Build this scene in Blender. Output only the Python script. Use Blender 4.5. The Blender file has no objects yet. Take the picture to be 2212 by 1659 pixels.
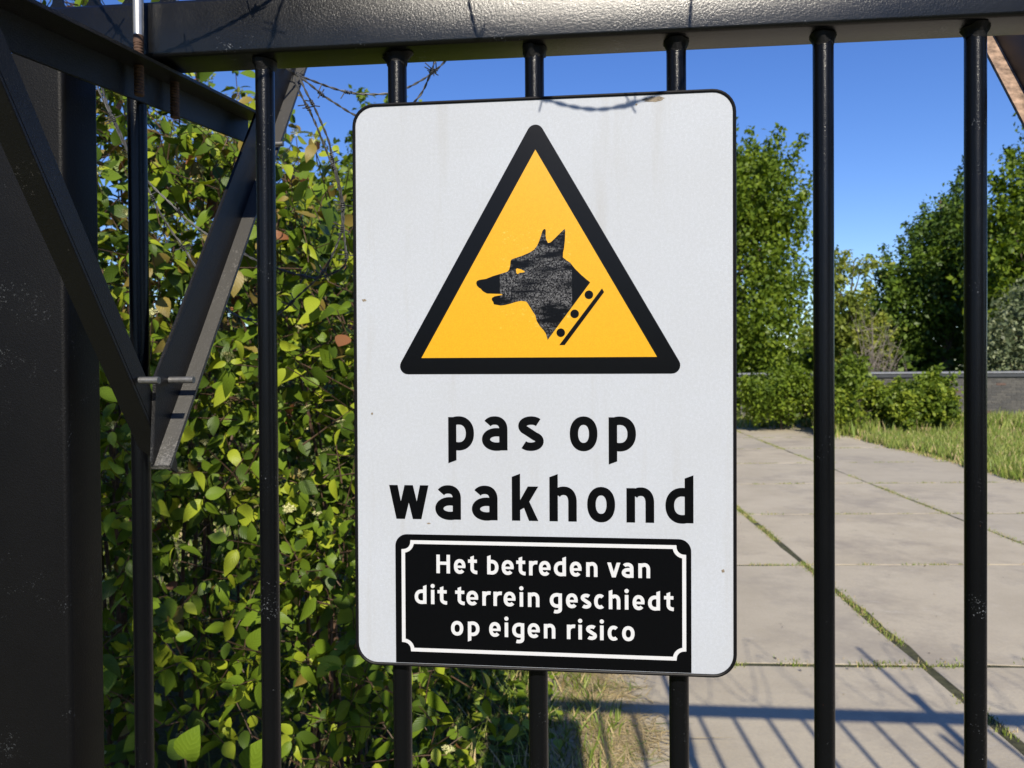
import bpy, bmesh, math, random
import numpy as np
from mathutils import Vector, Matrix
from mathutils.geometry import tessellate_polygon

random.seed(11); rng = np.random.default_rng(11)
S = bpy.context.scene
COL = S.collection
rad = math.radians

# ------------------------------------------------------------------ camera
CAM = Vector((0.0, -0.8269, 1.5804))
YAW, PITCH, ROLL, FPX = 0.0953, -0.0110, -0.0068, 1665.9      # focal length in units of a 2212 px wide frame
cf = Vector((-math.sin(YAW)*math.cos(PITCH), math.cos(YAW)*math.cos(PITCH), math.sin(PITCH)))
cr = Vector((math.cos(YAW), math.sin(YAW), 0)); cu = cr.cross(cf)
cr, cu = cr*math.cos(ROLL)+cu*math.sin(ROLL), cu*math.cos(ROLL)-cr*math.sin(ROLL)
cd = bpy.data.cameras.new('camera'); cam = bpy.data.objects.new('camera', cd); COL.objects.link(cam)
cam.matrix_world = Matrix(((cr.x, cu.x, -cf.x, CAM.x), (cr.y, cu.y, -cf.y, CAM.y), (cr.z, cu.z, -cf.z, CAM.z), (0, 0, 0, 1)))
cd.sensor_width = 36.0; cd.lens = FPX/2212*36.0; cd.clip_start = 0.02; cd.clip_end = 3000
cd.dof.use_dof = True; cd.dof.focus_distance = 0.83; cd.dof.aperture_fstop = 14.0
S.camera = cam

# ------------------------------------------------------------------ sky and sun
SUN_EL, SHADOW_AZ = rad(34.9), rad(-4.2)                      # shadows run to +Y, a touch to -X
to_sun = Vector((-math.sin(SHADOW_AZ)*math.cos(SUN_EL), -math.cos(SHADOW_AZ)*math.cos(SUN_EL), math.sin(SUN_EL)))
W = bpy.data.worlds.new('World'); S.world = W; W.use_nodes = True
wn = W.node_tree.nodes; wl = W.node_tree.links
sky = wn.new('ShaderNodeTexSky'); sky.sky_type = 'NISHITA'; sky.sun_disc = False
sky.sun_elevation = SUN_EL; sky.sun_rotation = math.pi+SHADOW_AZ
sky.air_density = 1.0; sky.dust_density = 0.15; sky.ozone_density = 4.0; sky.altitude = 0
bg = wn['Background']; bg.inputs['Strength'].default_value = 0.138
hs = wn.new('ShaderNodeHueSaturation'); hs.inputs['Hue'].default_value = 0.517; hs.inputs['Saturation'].default_value = 1.22   # the camera's vivid rendering of a clear sky
wl.new(sky.outputs[0], hs.inputs['Color']); wl.new(hs.outputs[0], bg.inputs[0])
sl = bpy.data.lights.new('sun', 'SUN'); sl.energy = 5.0; sl.angle = rad(0.53); sl.color = (1.0, 0.915, 0.77)
so = bpy.data.objects.new('sun', sl); COL.objects.link(so)
so.rotation_euler = to_sun.to_track_quat('Z', 'Y').to_euler(); so.location = (0, -6, 8)
S.view_settings.view_transform = 'Standard'; S.view_settings.look = 'None'
S.view_settings.exposure = 0.16; S.view_settings.gamma = 1.0
S.render.engine = 'CYCLES'; S.cycles.use_denoising = True
S.cycles.max_bounces = 8; S.cycles.transparent_max_bounces = 8

# ------------------------------------------------------------------ helpers
def tag(o, label=None, cat=None, group=None, kind=None):
    for k, v in (('label', label), ('category', cat), ('group', group), ('kind', kind)):
        if v: o[k] = v
    return o

def link(name, me, parent=None, mats=None):
    o = bpy.data.objects.new(name, me); COL.objects.link(o)
    if me is not None and mats:
        for m in (mats if isinstance(mats, (list, tuple)) else [mats]): me.materials.append(m)
    if parent is not None: o.parent = parent
    return o

def empty(name, loc=(0, 0, 0)):
    o = bpy.data.objects.new(name, None); COL.objects.link(o); o.location = loc; o.empty_display_size = 0.05
    return o

class MB:
    """collects faces, then builds one mesh object"""
    def __init__(s): s.v = []; s.f = []; s.m = []; s.off = Vector((0, 0, 0))
    def add(s, vs, fs, m=0):
        b = len(s.v); s.v += [tuple(v) for v in vs]
        s.f += [tuple(i+b for i in f) for f in fs]; s.m += [m]*len(fs)
    def box(s, x0, x1, y0, y1, z0, z1, m=0):
        vs = [(x, y, z) for x in (x0, x1) for y in (y0, y1) for z in (z0, z1)]
        s.add(vs, [(0, 1, 3, 2), (4, 6, 7, 5), (0, 4, 5, 1), (2, 3, 7, 6), (0, 2, 6, 4), (1, 5, 7, 3)], m)
    def tube(s, pts, r, n=8, m=0, cap=True):
        pts = [Vector(p) for p in pts]; rs = r if isinstance(r, (list, tuple)) else [r]*len(pts)
        vs = []; fs = []; up = None
        for i, p in enumerate(pts):
            t = (pts[min(i+1, len(pts)-1)]-pts[max(i-1, 0)])
            t = t.normalized() if t.length > 1e-9 else Vector((0, 0, 1))
            if up is None:
                a = Vector((0, 0, 1)) if abs(t.z) < 0.9 else Vector((1, 0, 0)); up = (a-t*a.dot(t)).normalized()
            else:
                up = up-t*up.dot(t); up = up.normalized() if up.length > 1e-6 else t.orthogonal().normalized()
            w = t.cross(up)
            for k in range(n):
                a = 2*math.pi*k/n; vs.append(p+(up*math.cos(a)+w*math.sin(a))*rs[i])
        for i in range(len(pts)-1):
            for k in range(n):
                a, b = i*n+k, i*n+(k+1) % n; fs.append((a, b, b+n, a+n))
        if cap: fs.append(tuple(range(n-1, -1, -1))); fs.append(tuple(range((len(pts)-1)*n, len(pts)*n)))
        s.add(vs, fs, m)
    def prism(s, poly, ax, a0, a1, m=0):
        """poly in the two axes other than ax, pushed along ax from a0 to a1"""
        def mk(p, a): q = list(p); q.insert(ax, a); return tuple(q)
        n = len(poly); vs = [mk(p, a0) for p in poly]+[mk(p, a1) for p in poly]; fs = []
        tri = tessellate_polygon([[Vector((p[0], p[1], 0)) for p in poly]])
        for t in tri: fs.append(tuple(t)); fs.append(tuple(i+n for i in reversed(t)))
        for i in range(n): j = (i+1) % n; fs.append((i, j, j+n, i+n))
        s.add(vs, fs, m)
    def flat(s, loops, z, m=0):
        """outer loop then holes, in (x, z) of the local sign plane, facing -Y at depth y=z"""
        pts = [p for l in loops for p in l]
        tri = tessellate_polygon([[Vector((p[0], p[1], 0)) for p in l] for l in loops])
        fs = []
        for t in tri:
            a, b, c = [pts[i] for i in t]
            cr_ = (b[0]-a[0])*(c[1]-a[1])-(b[1]-a[1])*(c[0]-a[0])
            fs.append(tuple(t) if cr_ > 0 else tuple(reversed(t)))
        s.add([(p[0], z, p[1]) for p in pts], fs, m)
    def build(s, name, mats, parent=None, smooth=False, bevel=None, fix=True):
        me = bpy.data.meshes.new(name); me.from_pydata(s.v, [], s.f)
        mats = mats if isinstance(mats, (list, tuple)) else [mats]
        o = link(name, me, parent, mats)
        if len(mats) > 1: me.polygons.foreach_set('material_index', s.m)
        if fix:
            b = bmesh.new(); b.from_mesh(me); bmesh.ops.recalc_face_normals(b, faces=b.faces)
            if bevel: bmesh.ops.bevel(b, geom=b.edges[:], offset=bevel, segments=2, affect='EDGES', clamp_overlap=True)
            b.to_mesh(me); b.free()
        if smooth:
            me.polygons.foreach_set('use_smooth', [True]*len(me.polygons))
            me.update()
            try: me.set_sharp_from_angle(angle=rad(40))
            except Exception: pass
        me.update()
        return o

def catmull(pts, n=8):
    P = [Vector(p) for p in pts]; P = [P[0]*2-P[1]]+P+[P[-1]*2-P[-2]]; out = []
    for i in range(1, len(P)-2):
        a, b, c, d = P[i-1:i+3]
        for k in range(n):
            t = k/n
            out.append(0.5*((2*b)+(c-a)*t+(2*a-5*b+4*c-d)*t*t+(3*b-a-3*c+d)*t**3))
    return out+[P[-2]]

# ------------------------------------------------------------------ materials
def mat(name):
    m = bpy.data.materials.new(name); m.use_nodes = True
    nt = m.node_tree; return m, nt, nt.nodes['Principled BSDF']
def N(nt, t, **kw):
    n = nt.nodes.new(t)
    for k, v in kw.items():
        if k in n.inputs.keys(): n.inputs[k].default_value = v
        else: setattr(n, k, v)
    return n
def noise(nt, co, scale, detail=4, rough=0.6, vec=None):
    n = N(nt, 'ShaderNodeTexNoise'); n.inputs['Scale'].default_value = scale
    n.inputs['Detail'].default_value = detail; n.inputs['Roughness'].default_value = rough
    if vec:
        mp = N(nt, 'ShaderNodeMapping'); mp.inputs['Scale'].default_value = vec
        nt.links.new(co, mp.inputs[0]); co = mp.outputs[0]
    nt.links.new(co, n.inputs['Vector']); return n.outputs['Fac']
def ramp(nt, fac, stops):
    r = N(nt, 'ShaderNodeValToRGB'); e = r.color_ramp.elements
    while len(e) < len(stops): e.new(0.5)
    for i, (p, c) in enumerate(stops):
        e[i].position = p; e[i].color = (*c, 1) if len(c) == 3 else c
    nt.links.new(fac, r.inputs[0]); return r.outputs[0]
def mix(nt, fac, a, b):
    m = N(nt, 'ShaderNodeMix', data_type='RGBA')
    for sck, v in ((m.inputs[0], fac), (m.inputs[6], a), (m.inputs[7], b)):
        if hasattr(v, 'is_linked') or hasattr(v, 'links'): nt.links.new(v, sck)
        elif isinstance(v, (int, float)): sck.default_value = v
        else: sck.default_value = (*v, 1)
    return m.outputs[2]
def bump(nt, h, strength, dist, bs):
    b = N(nt, 'ShaderNodeBump'); b.inputs['Strength'].default_value = strength; b.inputs['Distance'].default_value = dist
    nt.links.new(h, b.inputs['Height']); nt.links.new(b.outputs[0], bs.inputs['Normal']); return b
def coords(nt, which='Object'):
    return N(nt, 'ShaderNodeTexCoord').outputs[which]
def geo(nt): return N(nt, 'ShaderNodeNewGeometry').outputs['Position']

def black_paint(name, base=(0.0035, 0.0038, 0.0048), rough=0.36, dust=0.62, rust=0.74, bumps=0.25, dustcol=(0.13, 0.14, 0.15), streak=(1, 1, 1), spec=0.26):
    m, nt, bs = mat(name); co = geo(nt)
    d1 = noise(nt, co, 420, 3, 0.7); d2 = noise(nt, co, 13, 5, 0.7)
    mul = N(nt, 'ShaderNodeMath', operation='MULTIPLY'); nt.links.new(d1, mul.inputs[0]); nt.links.new(d2, mul.inputs[1])
    dm = ramp(nt, mul.outputs[0], [(dust*0.52, (0, 0, 0)), (dust*0.52+0.05, (1, 1, 1))])
    c = mix(nt, dm, base, dustcol)
    soft = ramp(nt, noise(nt, co, 9, 5), [(0.4, (0, 0, 0)), (0.8, (0.3, 0.3, 0.3))])
    c = mix(nt, soft, c, (base[0]*1.7, base[1]*1.7, base[2]*1.6))
    rn = noise(nt, co, 38, 6, 0.75, streak)
    rm = ramp(nt, rn, [(rust, (0, 0, 0)), (rust+0.012, (1, 1, 1))])
    rc = ramp(nt, noise(nt, co, 160, 4), [(0.3, (0.10, 0.030, 0.012)), (0.7, (0.42, 0.20, 0.10))])
    c = mix(nt, rm, c, rc)
    nt.links.new(c, bs.inputs['Base Color'])
    r2 = ramp(nt, noise(nt, co, 14, 6, 0.65), [(0.3, (rough-0.025,)*3), (0.8, (rough+0.05,)*3)])
    nt.links.new(mix(nt, rm, r2, (0.85, 0.85, 0.85)), bs.inputs['Roughness'])
    bs.inputs['Specular IOR Level'].default_value = spec
    ad = N(nt, 'ShaderNodeMath', operation='ADD'); nt.links.new(noise(nt, co, 900, 2, 0.8), ad.inputs[0]); nt.links.new(noise(nt, co, 430, 2), ad.inputs[1])
    bump(nt, ad.outputs[0], bumps, 0.0009, bs)
    return m

def plain(name, col, rough=0.6, var=0.15, scale=30, bumpd=0.0, metal=0.0, spec=0.5):
    m, nt, bs = mat(name); co = geo(nt)
    f = noise(nt, co, scale, 5)
    a = tuple(c*(1-var) for c in col); b = tuple(min(1, c*(1+var)) for c in col)
    nt.links.new(ramp(nt, f, [(0.3, a), (0.7, b)]), bs.inputs['Base Color'])
    bs.inputs['Roughness'].default_value = rough; bs.inputs['Metallic'].default_value = metal
    bs.inputs['Specular IOR Level'].default_value = spec
    if bumpd: bump(nt, noise(nt, co, scale*4, 4), 0.5, bumpd, bs)
    return m

M = {}
M['gate'] = black_paint('gate_black_paint', rough=0.225, bumps=0.22, dust=0.70, rust=0.755, spec=0.5)
M['bar'] = black_paint('bar_black_paint', rough=0.20, bumps=0.2, dust=0.74, rust=0.70, streak=(1, 1, 0.20))
M['post'] = black_paint('post_black_paint', base=(0.0045, 0.0045, 0.005), rough=0.42, bumps=0.3, dust=0.70, rust=0.85, dustcol=(0.055, 0.06, 0.065), spec=0.16)
M['iron'] = black_paint('weathered_angle_iron', base=(0.006, 0.006, 0.0065), rough=0.40, bumps=0.45, dust=0.74, rust=0.79, dustcol=(0.09, 0.085, 0.08), spec=0.4)
M['worn'] = black_paint('worn_grey_iron', base=(0.062, 0.060, 0.056), rough=0.36, bumps=0.45, dust=0.66, rust=0.76, dustcol=(0.15, 0.145, 0.135), spec=0.55)
M['weld'] = black_paint('painted_weld', base=(0.008, 0.008, 0.009), rough=0.5, bumps=0.8, dust=0.85, rust=0.8)
M['rusty'] = plain('rusty_flaking_paint', (0.30, 0.205, 0.145), 0.75, 0.7, 70, 0.002)
M['rust'] = plain('rusted_thread', (0.085, 0.045, 0.028), 0.8, 0.5, 180, 0.0006)
M['zinc'] = plain('galvanised_steel', (0.50, 0.50, 0.49), 0.38, 0.15, 120, 0.0, 0.75)
M['steel'] = plain('dull_bolt_steel', (0.20, 0.20, 0.20), 0.42, 0.3, 200, 0.0, 0.6)
M['wire'] = plain('old_galvanised_wire', (0.09, 0.09, 0.088), 0.55, 0.5, 60, 0.0, 0.3)
M['rim'] = plain('black_sign_rim', (0.006, 0.006, 0.007), 0.45, 0.3, 300, 0.0003, 0, 0.15)

def sign_white():
    m, nt, bs = mat('white_reflective_sheeting'); co = coords(nt)
    g = noise(nt, co, 900, 2, 0.8); big = noise(nt, co, 6, 4)
    c = ramp(nt, g, [(0.3, (0.425, 0.455, 0.505)), (0.7, (0.525, 0.558, 0.615))])
    c = mix(nt, ramp(nt, noise(nt, co, 330, 3, 0.75), [(0.42, (0.5, 0.5, 0.5)), (0.62, (0, 0, 0))]), c, (0.41, 0.435, 0.475))
    c = mix(nt, ramp(nt, big, [(0.35, (0, 0, 0)), (0.8, (0.35, 0.35, 0.35))]), c, (0.38, 0.39, 0.40))
    dirt = ramp(nt, noise(nt, co, 48, 7, 0.8), [(0.755, (0, 0, 0)), (0.78, (1, 1, 1))])
    c = mix(nt, dirt, c, (0.33, 0.29, 0.24))
    run = ramp(nt, noise(nt, co, 26, 5, 0.7, (1, 1, 0.07)), [(0.56, (0, 0, 0)), (0.72, (0.30, 0.30, 0.30))])
    c = mix(nt, run, c, (0.36, 0.35, 0.33))
    nt.links.new(c, bs.inputs['Base Color'])
    bs.inputs['Roughness'].default_value = 0.5; bs.inputs['Specular IOR Level'].default_value = 0.12
    bump(nt, g, 0.12, 0.0004, bs); return m
M['white'] = sign_white()
def sign_yellow():
    m, nt, bs = mat('yellow_reflective_sheeting'); co = coords(nt)
    g = noise(nt, co, 900, 2, 0.8)
    c = ramp(nt, g, [(0.3, (0.62, 0.315, 0.006)), (0.7, (0.73, 0.385, 0.011))])
    s1 = ramp(nt, noise(nt, co, 300, 3, 0.7, (0.5, 1, 1.2)), [(0.60, (0, 0, 0)), (0.68, (1, 1, 1))])
    # rubbed rectangle round the dog's head: the residue of a sticker that was scraped away
    sep = N(nt, 'ShaderNodeSeparateXYZ'); nt.links.new(co, sep.inputs[0])
    def band(sock, lo, hi):
        a = N(nt, 'ShaderNodeMath', operation='GREATER_THAN'); a.inputs[1].default_value = lo; nt.links.new(sock, a.inputs[0])
        b = N(nt, 'ShaderNodeMath', operation='LESS_THAN'); b.inputs[1].default_value = hi; nt.links.new(sock, b.inputs[0])
        c_ = N(nt, 'ShaderNodeMath', operation='MULTIPLY'); nt.links.new(a.outputs[0], c_.inputs[0]); nt.links.new(b.outputs[0], c_.inputs[1]); return c_.outputs[0]
    x = band(sep.outputs[0], -0.0417, 0.0335); z = band(sep.outputs[2], 0.058, 0.163)
    k = N(nt, 'ShaderNodeMath', operation='MULTIPLY'); nt.links.new(x, k.inputs[0]); nt.links.new(z, k.inputs[1])
    k2 = N(nt, 'ShaderNodeMath', operation='MULTIPLY'); nt.links.new(k.outputs[0], k2.inputs[0]); nt.links.new(s1, k2.inputs[1])
    k3 = N(nt, 'ShaderNodeMath', operation='MULTIPLY'); nt.links.new(k2.outputs[0], k3.inputs[0]); k3.inputs[1].default_value = 0.45
    c = mix(nt, k3.outputs[0], c, (0.85, 0.62, 0.16))
    sc_ = ramp(nt, noise(nt, co, 55, 7, 0.8), [(0.75, (0, 0, 0)), (0.77, (0.7, 0.7, 0.7))])
    c = mix(nt, sc_, c, (0.52, 0.28, 0.05))
    nt.links.new(c, bs.inputs['Base Color']); bs.inputs['Roughness'].default_value = 0.34
    bs.inputs['Specular IOR Level'].default_value = 0.3
    return m
M['yellow'] = sign_yellow()
def sign_black(name, scraped=False):
    m, nt, bs = mat(name); co = coords(nt)
    c = (0.0022, 0.0024, 0.0032)
    if scraped:
        sep = N(nt, 'ShaderNodeSeparateXYZ'); nt.links.new(co, sep.inputs[0])
        a = N(nt, 'ShaderNodeMath', operation='GREATER_THAN'); a.inputs[1].default_value = -0.0417; nt.links.new(sep.outputs[0], a.inputs[0])
        b = N(nt, 'ShaderNodeMath', operation='LESS_THAN'); b.inputs[1].default_value = 0.0335; nt.links.new(sep.outputs[0], b.inputs[0])
        k = N(nt, 'ShaderNodeMath', operation='MULTIPLY'); nt.links.new(a.outputs[0], k.inputs[0]); nt.links.new(b.outputs[0], k.inputs[1])
        g = ramp(nt, noise(nt, co, 750, 3, 0.8), [(0.46, (0, 0, 0)), (0.60, (1, 1, 1))])
        big = ramp(nt, noise(nt, co, 60, 4, 0.6, (0.35, 1, 1.6)), [(0.40, (0, 0, 0)), (0.56, (1, 1, 1))])
        k2 = N(nt, 'ShaderNodeMath', operation='MULTIPLY'); nt.links.new(g, k2.inputs[0]); nt.links.new(big, k2.inputs[1])
        k3 = N(nt, 'ShaderNodeMath', operation='MULTIPLY'); nt.links.new(k.outputs[0], k3.inputs[0]); nt.links.new(k2.outputs[0], k3.inputs[1])
        cc = mix(nt, k3.outputs[0], c, (0.16, 0.16, 0.165))
    else:
        sc_ = ramp(nt, noise(nt, co, 260, 6, 0.8), [(0.70, (0, 0, 0)), (0.78, (0.6, 0.6, 0.6))])
        cc = mix(nt, sc_, c, (0.10, 0.10, 0.10))
    nt.links.new(cc, bs.inputs['Base Color']); bs.inputs['Roughness'].default_value = 0.26
    bs.inputs['Specular IOR Level'].default_value = 0.16
    bump(nt, noise(nt, co, 120, 2), 0.06, 0.0005, bs)
    return m
M['print'] = sign_black('black_print'); M['dog'] = sign_black('scraped_black_print', True)
M['wletter'] = plain('white_print', (0.60, 0.61, 0.63), 0.4, 0.02, 200)

def leaf_mat(name, col, col2, trans=0.12, rough=0.40):
    m, nt, bs = mat(name); uv = coords(nt, 'UV')
    sep = N(nt, 'ShaderNodeSeparateXYZ'); nt.links.new(uv, sep.inputs[0])
    a = N(nt, 'ShaderNodeMath', operation='SUBTRACT'); a.inputs[1].default_value = 0.5; nt.links.new(sep.outputs[0], a.inputs[0])
    b = N(nt, 'ShaderNodeMath', operation='ABSOLUTE'); nt.links.new(a.outputs[0], b.inputs[0])
    c = N(nt, 'ShaderNodeMath', operation='MULTIPLY_ADD'); c.inputs[1].default_value = -0.75; nt.links.new(b.outputs[0], c.inputs[0]); nt.links.new(sep.outputs[1], c.inputs[2])
    d = N(nt, 'ShaderNodeMath', operation='MULTIPLY'); d.inputs[1].default_value = 44.0; nt.links.new(c.outputs[0], d.inputs[0])
    e = N(nt, 'ShaderNodeMath', operation='SINE'); nt.links.new(d.outputs[0], e.inputs[0])
    v = N(nt, 'ShaderNodeMapRange'); v.inputs[1].default_value = 0.55; v.inputs[2].default_value = 1.0; nt.links.new(e.outputs[0], v.inputs[0])
    oi = N(nt, 'ShaderNodeObjectInfo'); 
    f = N(nt, 'ShaderNodeMath', operation='MULTIPLY'); f.inputs[1].default_value = 0.22; nt.links.new(v.outputs[0], f.inputs[0])
    base = mix(nt, noise(nt, geo(nt), 9, 3), col, col2)
    cc = mix(nt, f.outputs[0], base, tuple(min(1, x*1.35+0.01) for x in col2))
    nt.links.new(cc, bs.inputs['Base Color']); bs.inputs['Roughness'].default_value = rough
    bs.inputs['Specular IOR Level'].default_value = 0.2
    bump(nt, e.outputs[0], 0.2, 0.0008, bs)
    tr = N(nt, 'ShaderNodeBsdfTranslucent')
    hs = N(nt, 'ShaderNodeHueSaturation'); hs.inputs['Value'].default_value = 1.25; hs.inputs['Saturation'].default_value = 1.1; nt.links.new(cc, hs.inputs['Color'])
    nt.links.new(hs.outputs[0], tr.inputs[0])
    mx = N(nt, 'ShaderNodeMixShader'); mx.inputs[0].default_value = trans
    out = nt.nodes['Material Output']; nt.links.new(bs.outputs[0], mx.inputs[1]); nt.links.new(tr.outputs[0], mx.inputs[2]); nt.links.new(mx.outputs[0], out.inputs[0])
    return m
LEAF = [leaf_mat('leaf_green', (0.087, 0.147, 0.011), (0.154, 0.225, 0.018)),
        leaf_mat('leaf_yellow_green', (0.218, 0.290, 0.017), (0.329, 0.368, 0.030)),
        leaf_mat('leaf_dark_green', (0.042, 0.078, 0.009), (0.071, 0.115, 0.012)),
        leaf_mat('leaf_bronze', (0.185, 0.124, 0.033), (0.246, 0.206, 0.044)),
        leaf_mat('leaf_red_bronze', (0.261, 0.082, 0.043), (0.235, 0.128, 0.052))]
M['twig'] = plain('dogwood_twig', (0.095, 0.055, 0.034), 0.6, 0.4, 40)
M['flower'] = plain('cream_flower', (0.62, 0.60, 0.28), 0.6, 0.25, 90)
TREE = {
 'maple': [leaf_mat('maple_light', (0.159, 0.227, 0.021), (0.213, 0.277, 0.028), 0.3), leaf_mat('maple_mid', (0.106, 0.168, 0.017), (0.149, 0.210, 0.021), 0.3), leaf_mat('maple_dark', (0.068, 0.118, 0.014), (0.095, 0.143, 0.016), 0.3)],
 'cherry': [leaf_mat('cherry_light', (0.106, 0.176, 0.021), (0.149, 0.219, 0.026), 0.25), leaf_mat('cherry_mid', (0.063, 0.118, 0.019), (0.090, 0.143, 0.021), 0.25), leaf_mat('cherry_dark', (0.043, 0.084, 0.015), (0.063, 0.101, 0.016), 0.25)],
 'pale': [leaf_mat('pale_light', (0.265, 0.295, 0.047), (0.319, 0.336, 0.059), 0.3), leaf_mat('pale_mid', (0.181, 0.227, 0.035), (0.213, 0.252, 0.040), 0.3), leaf_mat('pale_dark', (0.106, 0.143, 0.024), (0.127, 0.168, 0.026), 0.3)],
 'silver': [leaf_mat('silver_light', (0.231, 0.268, 0.142), (0.292, 0.319, 0.173), 0.2), leaf_mat('silver_mid', (0.138, 0.174, 0.086), (0.169, 0.203, 0.099), 0.2), leaf_mat('silver_dark', (0.077, 0.102, 0.047), (0.092, 0.116, 0.055), 0.2)],
 'olive': [leaf_mat('olive_light', (0.211, 0.279, 0.027), (0.266, 0.309, 0.037), 0.3), leaf_mat('olive_mid', (0.141, 0.209, 0.023), (0.168, 0.232, 0.027), 0.3), leaf_mat('olive_dark', (0.077, 0.124, 0.017), (0.098, 0.147, 0.019), 0.3)],
}
M['bark'] = plain('grey_brown_bark', (0.11, 0.085, 0.06), 0.9, 0.4, 14, 0.01)
M['deadwood'] = plain('pale_dead_twigs', (0.21, 0.18, 0.15), 0.9, 0.25, 14)
M['grass'] = [plain('grass_green', (0.150, 0.215, 0.030), 0.6, 0.3, 2.5), plain('grass_light', (0.26, 0.30, 0.06), 0.6, 0.3, 3.5), plain('grass_straw', (0.46, 0.36, 0.18), 0.7, 0.25, 6)]

def concrete():
    m, nt, bs = mat('weathered_concrete'); co = geo(nt)
    f = noise(nt, co, 1.6, 6, 0.65); g = noise(nt, co, 70, 4, 0.7)
    c = ramp(nt, f, [(0.3, (0.43, 0.368, 0.262)), (0.55, (0.525, 0.457, 0.332)), (0.75, (0.575, 0.505, 0.372))])
    c = mix(nt, ramp(nt, g, [(0.35, (0.30, 0.30, 0.30)), (0.6, (0, 0, 0))]), c, (0.34, 0.305, 0.24))
    p = ramp(nt, noise(nt, co, 110, 2, 0.5), [(0.68, (0, 0, 0)), (0.72, (0.6, 0.6, 0.6))])
    c = mix(nt, p, c, (0.55, 0.51, 0.45))
    st = ramp(nt, noise(nt, co, 0.9, 7, 0.75), [(0.50, (0, 0, 0)), (0.64, (0.7, 0.7, 0.7))])
    c = mix(nt, st, c, (0.29, 0.25, 0.20))
    pl = ramp(nt, noise(nt, co, 3.4, 8, 0.8, (1, 2.2, 1)), [(0.60, (0, 0, 0)), (0.68, (0.6, 0.6, 0.6))])
    c = mix(nt, pl, c, (0.60, 0.55, 0.45))
    oi = N(nt, 'ShaderNodeObjectInfo')
    c = mix(nt, ramp(nt, oi.outputs['Random'], [(0, (0, 0, 0)), (1, (0.4, 0.4, 0.4))]), c, (0.39, 0.355, 0.285))
    nt.links.new(c, bs.inputs['Base Color']); bs.inputs['Roughness'].default_value = 0.88
    ad = N(nt, 'ShaderNodeMath', operation='ADD'); nt.links.new(g, ad.inputs[0]); nt.links.new(noise(nt, co, 8, 4), ad.inputs[1])
    bump(nt, ad.outputs[0], 0.5, 0.004, bs); return m
M['concrete'] = concrete()
def soil():
    m, nt, bs = mat('earth_and_turf'); co = geo(nt)
    f = noise(nt, co, 2.2, 6, 0.7)
    c = ramp(nt, f, [(0.3, (0.075, 0.062, 0.035)), (0.5, (0.085, 0.105, 0.030)), (0.72, (0.12, 0.135, 0.040))])
    c = mix(nt, ramp(nt, noise(nt, co, 40, 4), [(0.4, (0, 0, 0)), (0.7, (0.6, 0.6, 0.6))]), c, (0.16, 0.125, 0.07))
    nt.links.new(c, bs.inputs['Base Color']); bs.inputs['Roughness'].default_value = 0.95
    bump(nt, noise(nt, co, 30, 5), 0.8, 0.03, bs); return m
M['soil'] = soil()
M['cap'] = plain('dark_metal_coping', (0.055, 0.058, 0.062), 0.4, 0.2, 4, 0, 0.3)
BRICK = [plain('grey_brick', (0.105, 0.10, 0.088), 0.9, 0.25, 20, 0.004), plain('dark_grey_brick', (0.080, 0.078, 0.072), 0.9, 0.25, 20, 0.004), plain('reddish_brick', (0.135, 0.085, 0.065), 0.9, 0.25, 20, 0.004)]
M['mortar'] = plain('grey_mortar', (0.125, 0.12, 0.108), 0.95, 0.15, 30)

# ------------------------------------------------------------------ ground (rises gently away from the gate)
def gz(x, y):
    return 0.0152*max(-20, min(y, 32))+0.0098*max(-9, min(x, 12))
def ground_mesh():
    xs = [-400, -120, -50, -25]+list(np.linspace(-14, 14, 29))+[25, 50, 120, 400]
    ys = [-60, -30, -15]+list(np.linspace(-8, 40, 49))+[60, 120, 300, 900]
    vs = [(x, y, gz(x, y)-0.045) for y in ys for x in xs]; n = len(xs)
    fs = [(j*n+i, j*n+i+1, (j+1)*n+i+1, (j+1)*n+i) for j in range(len(ys)-1) for i in range(n-1)]
    me = bpy.data.meshes.new('ground'); me.from_pydata(vs, [], fs)
    return tag(link('ground', me, None, M['soil']), kind='structure')
ground_mesh()

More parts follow.
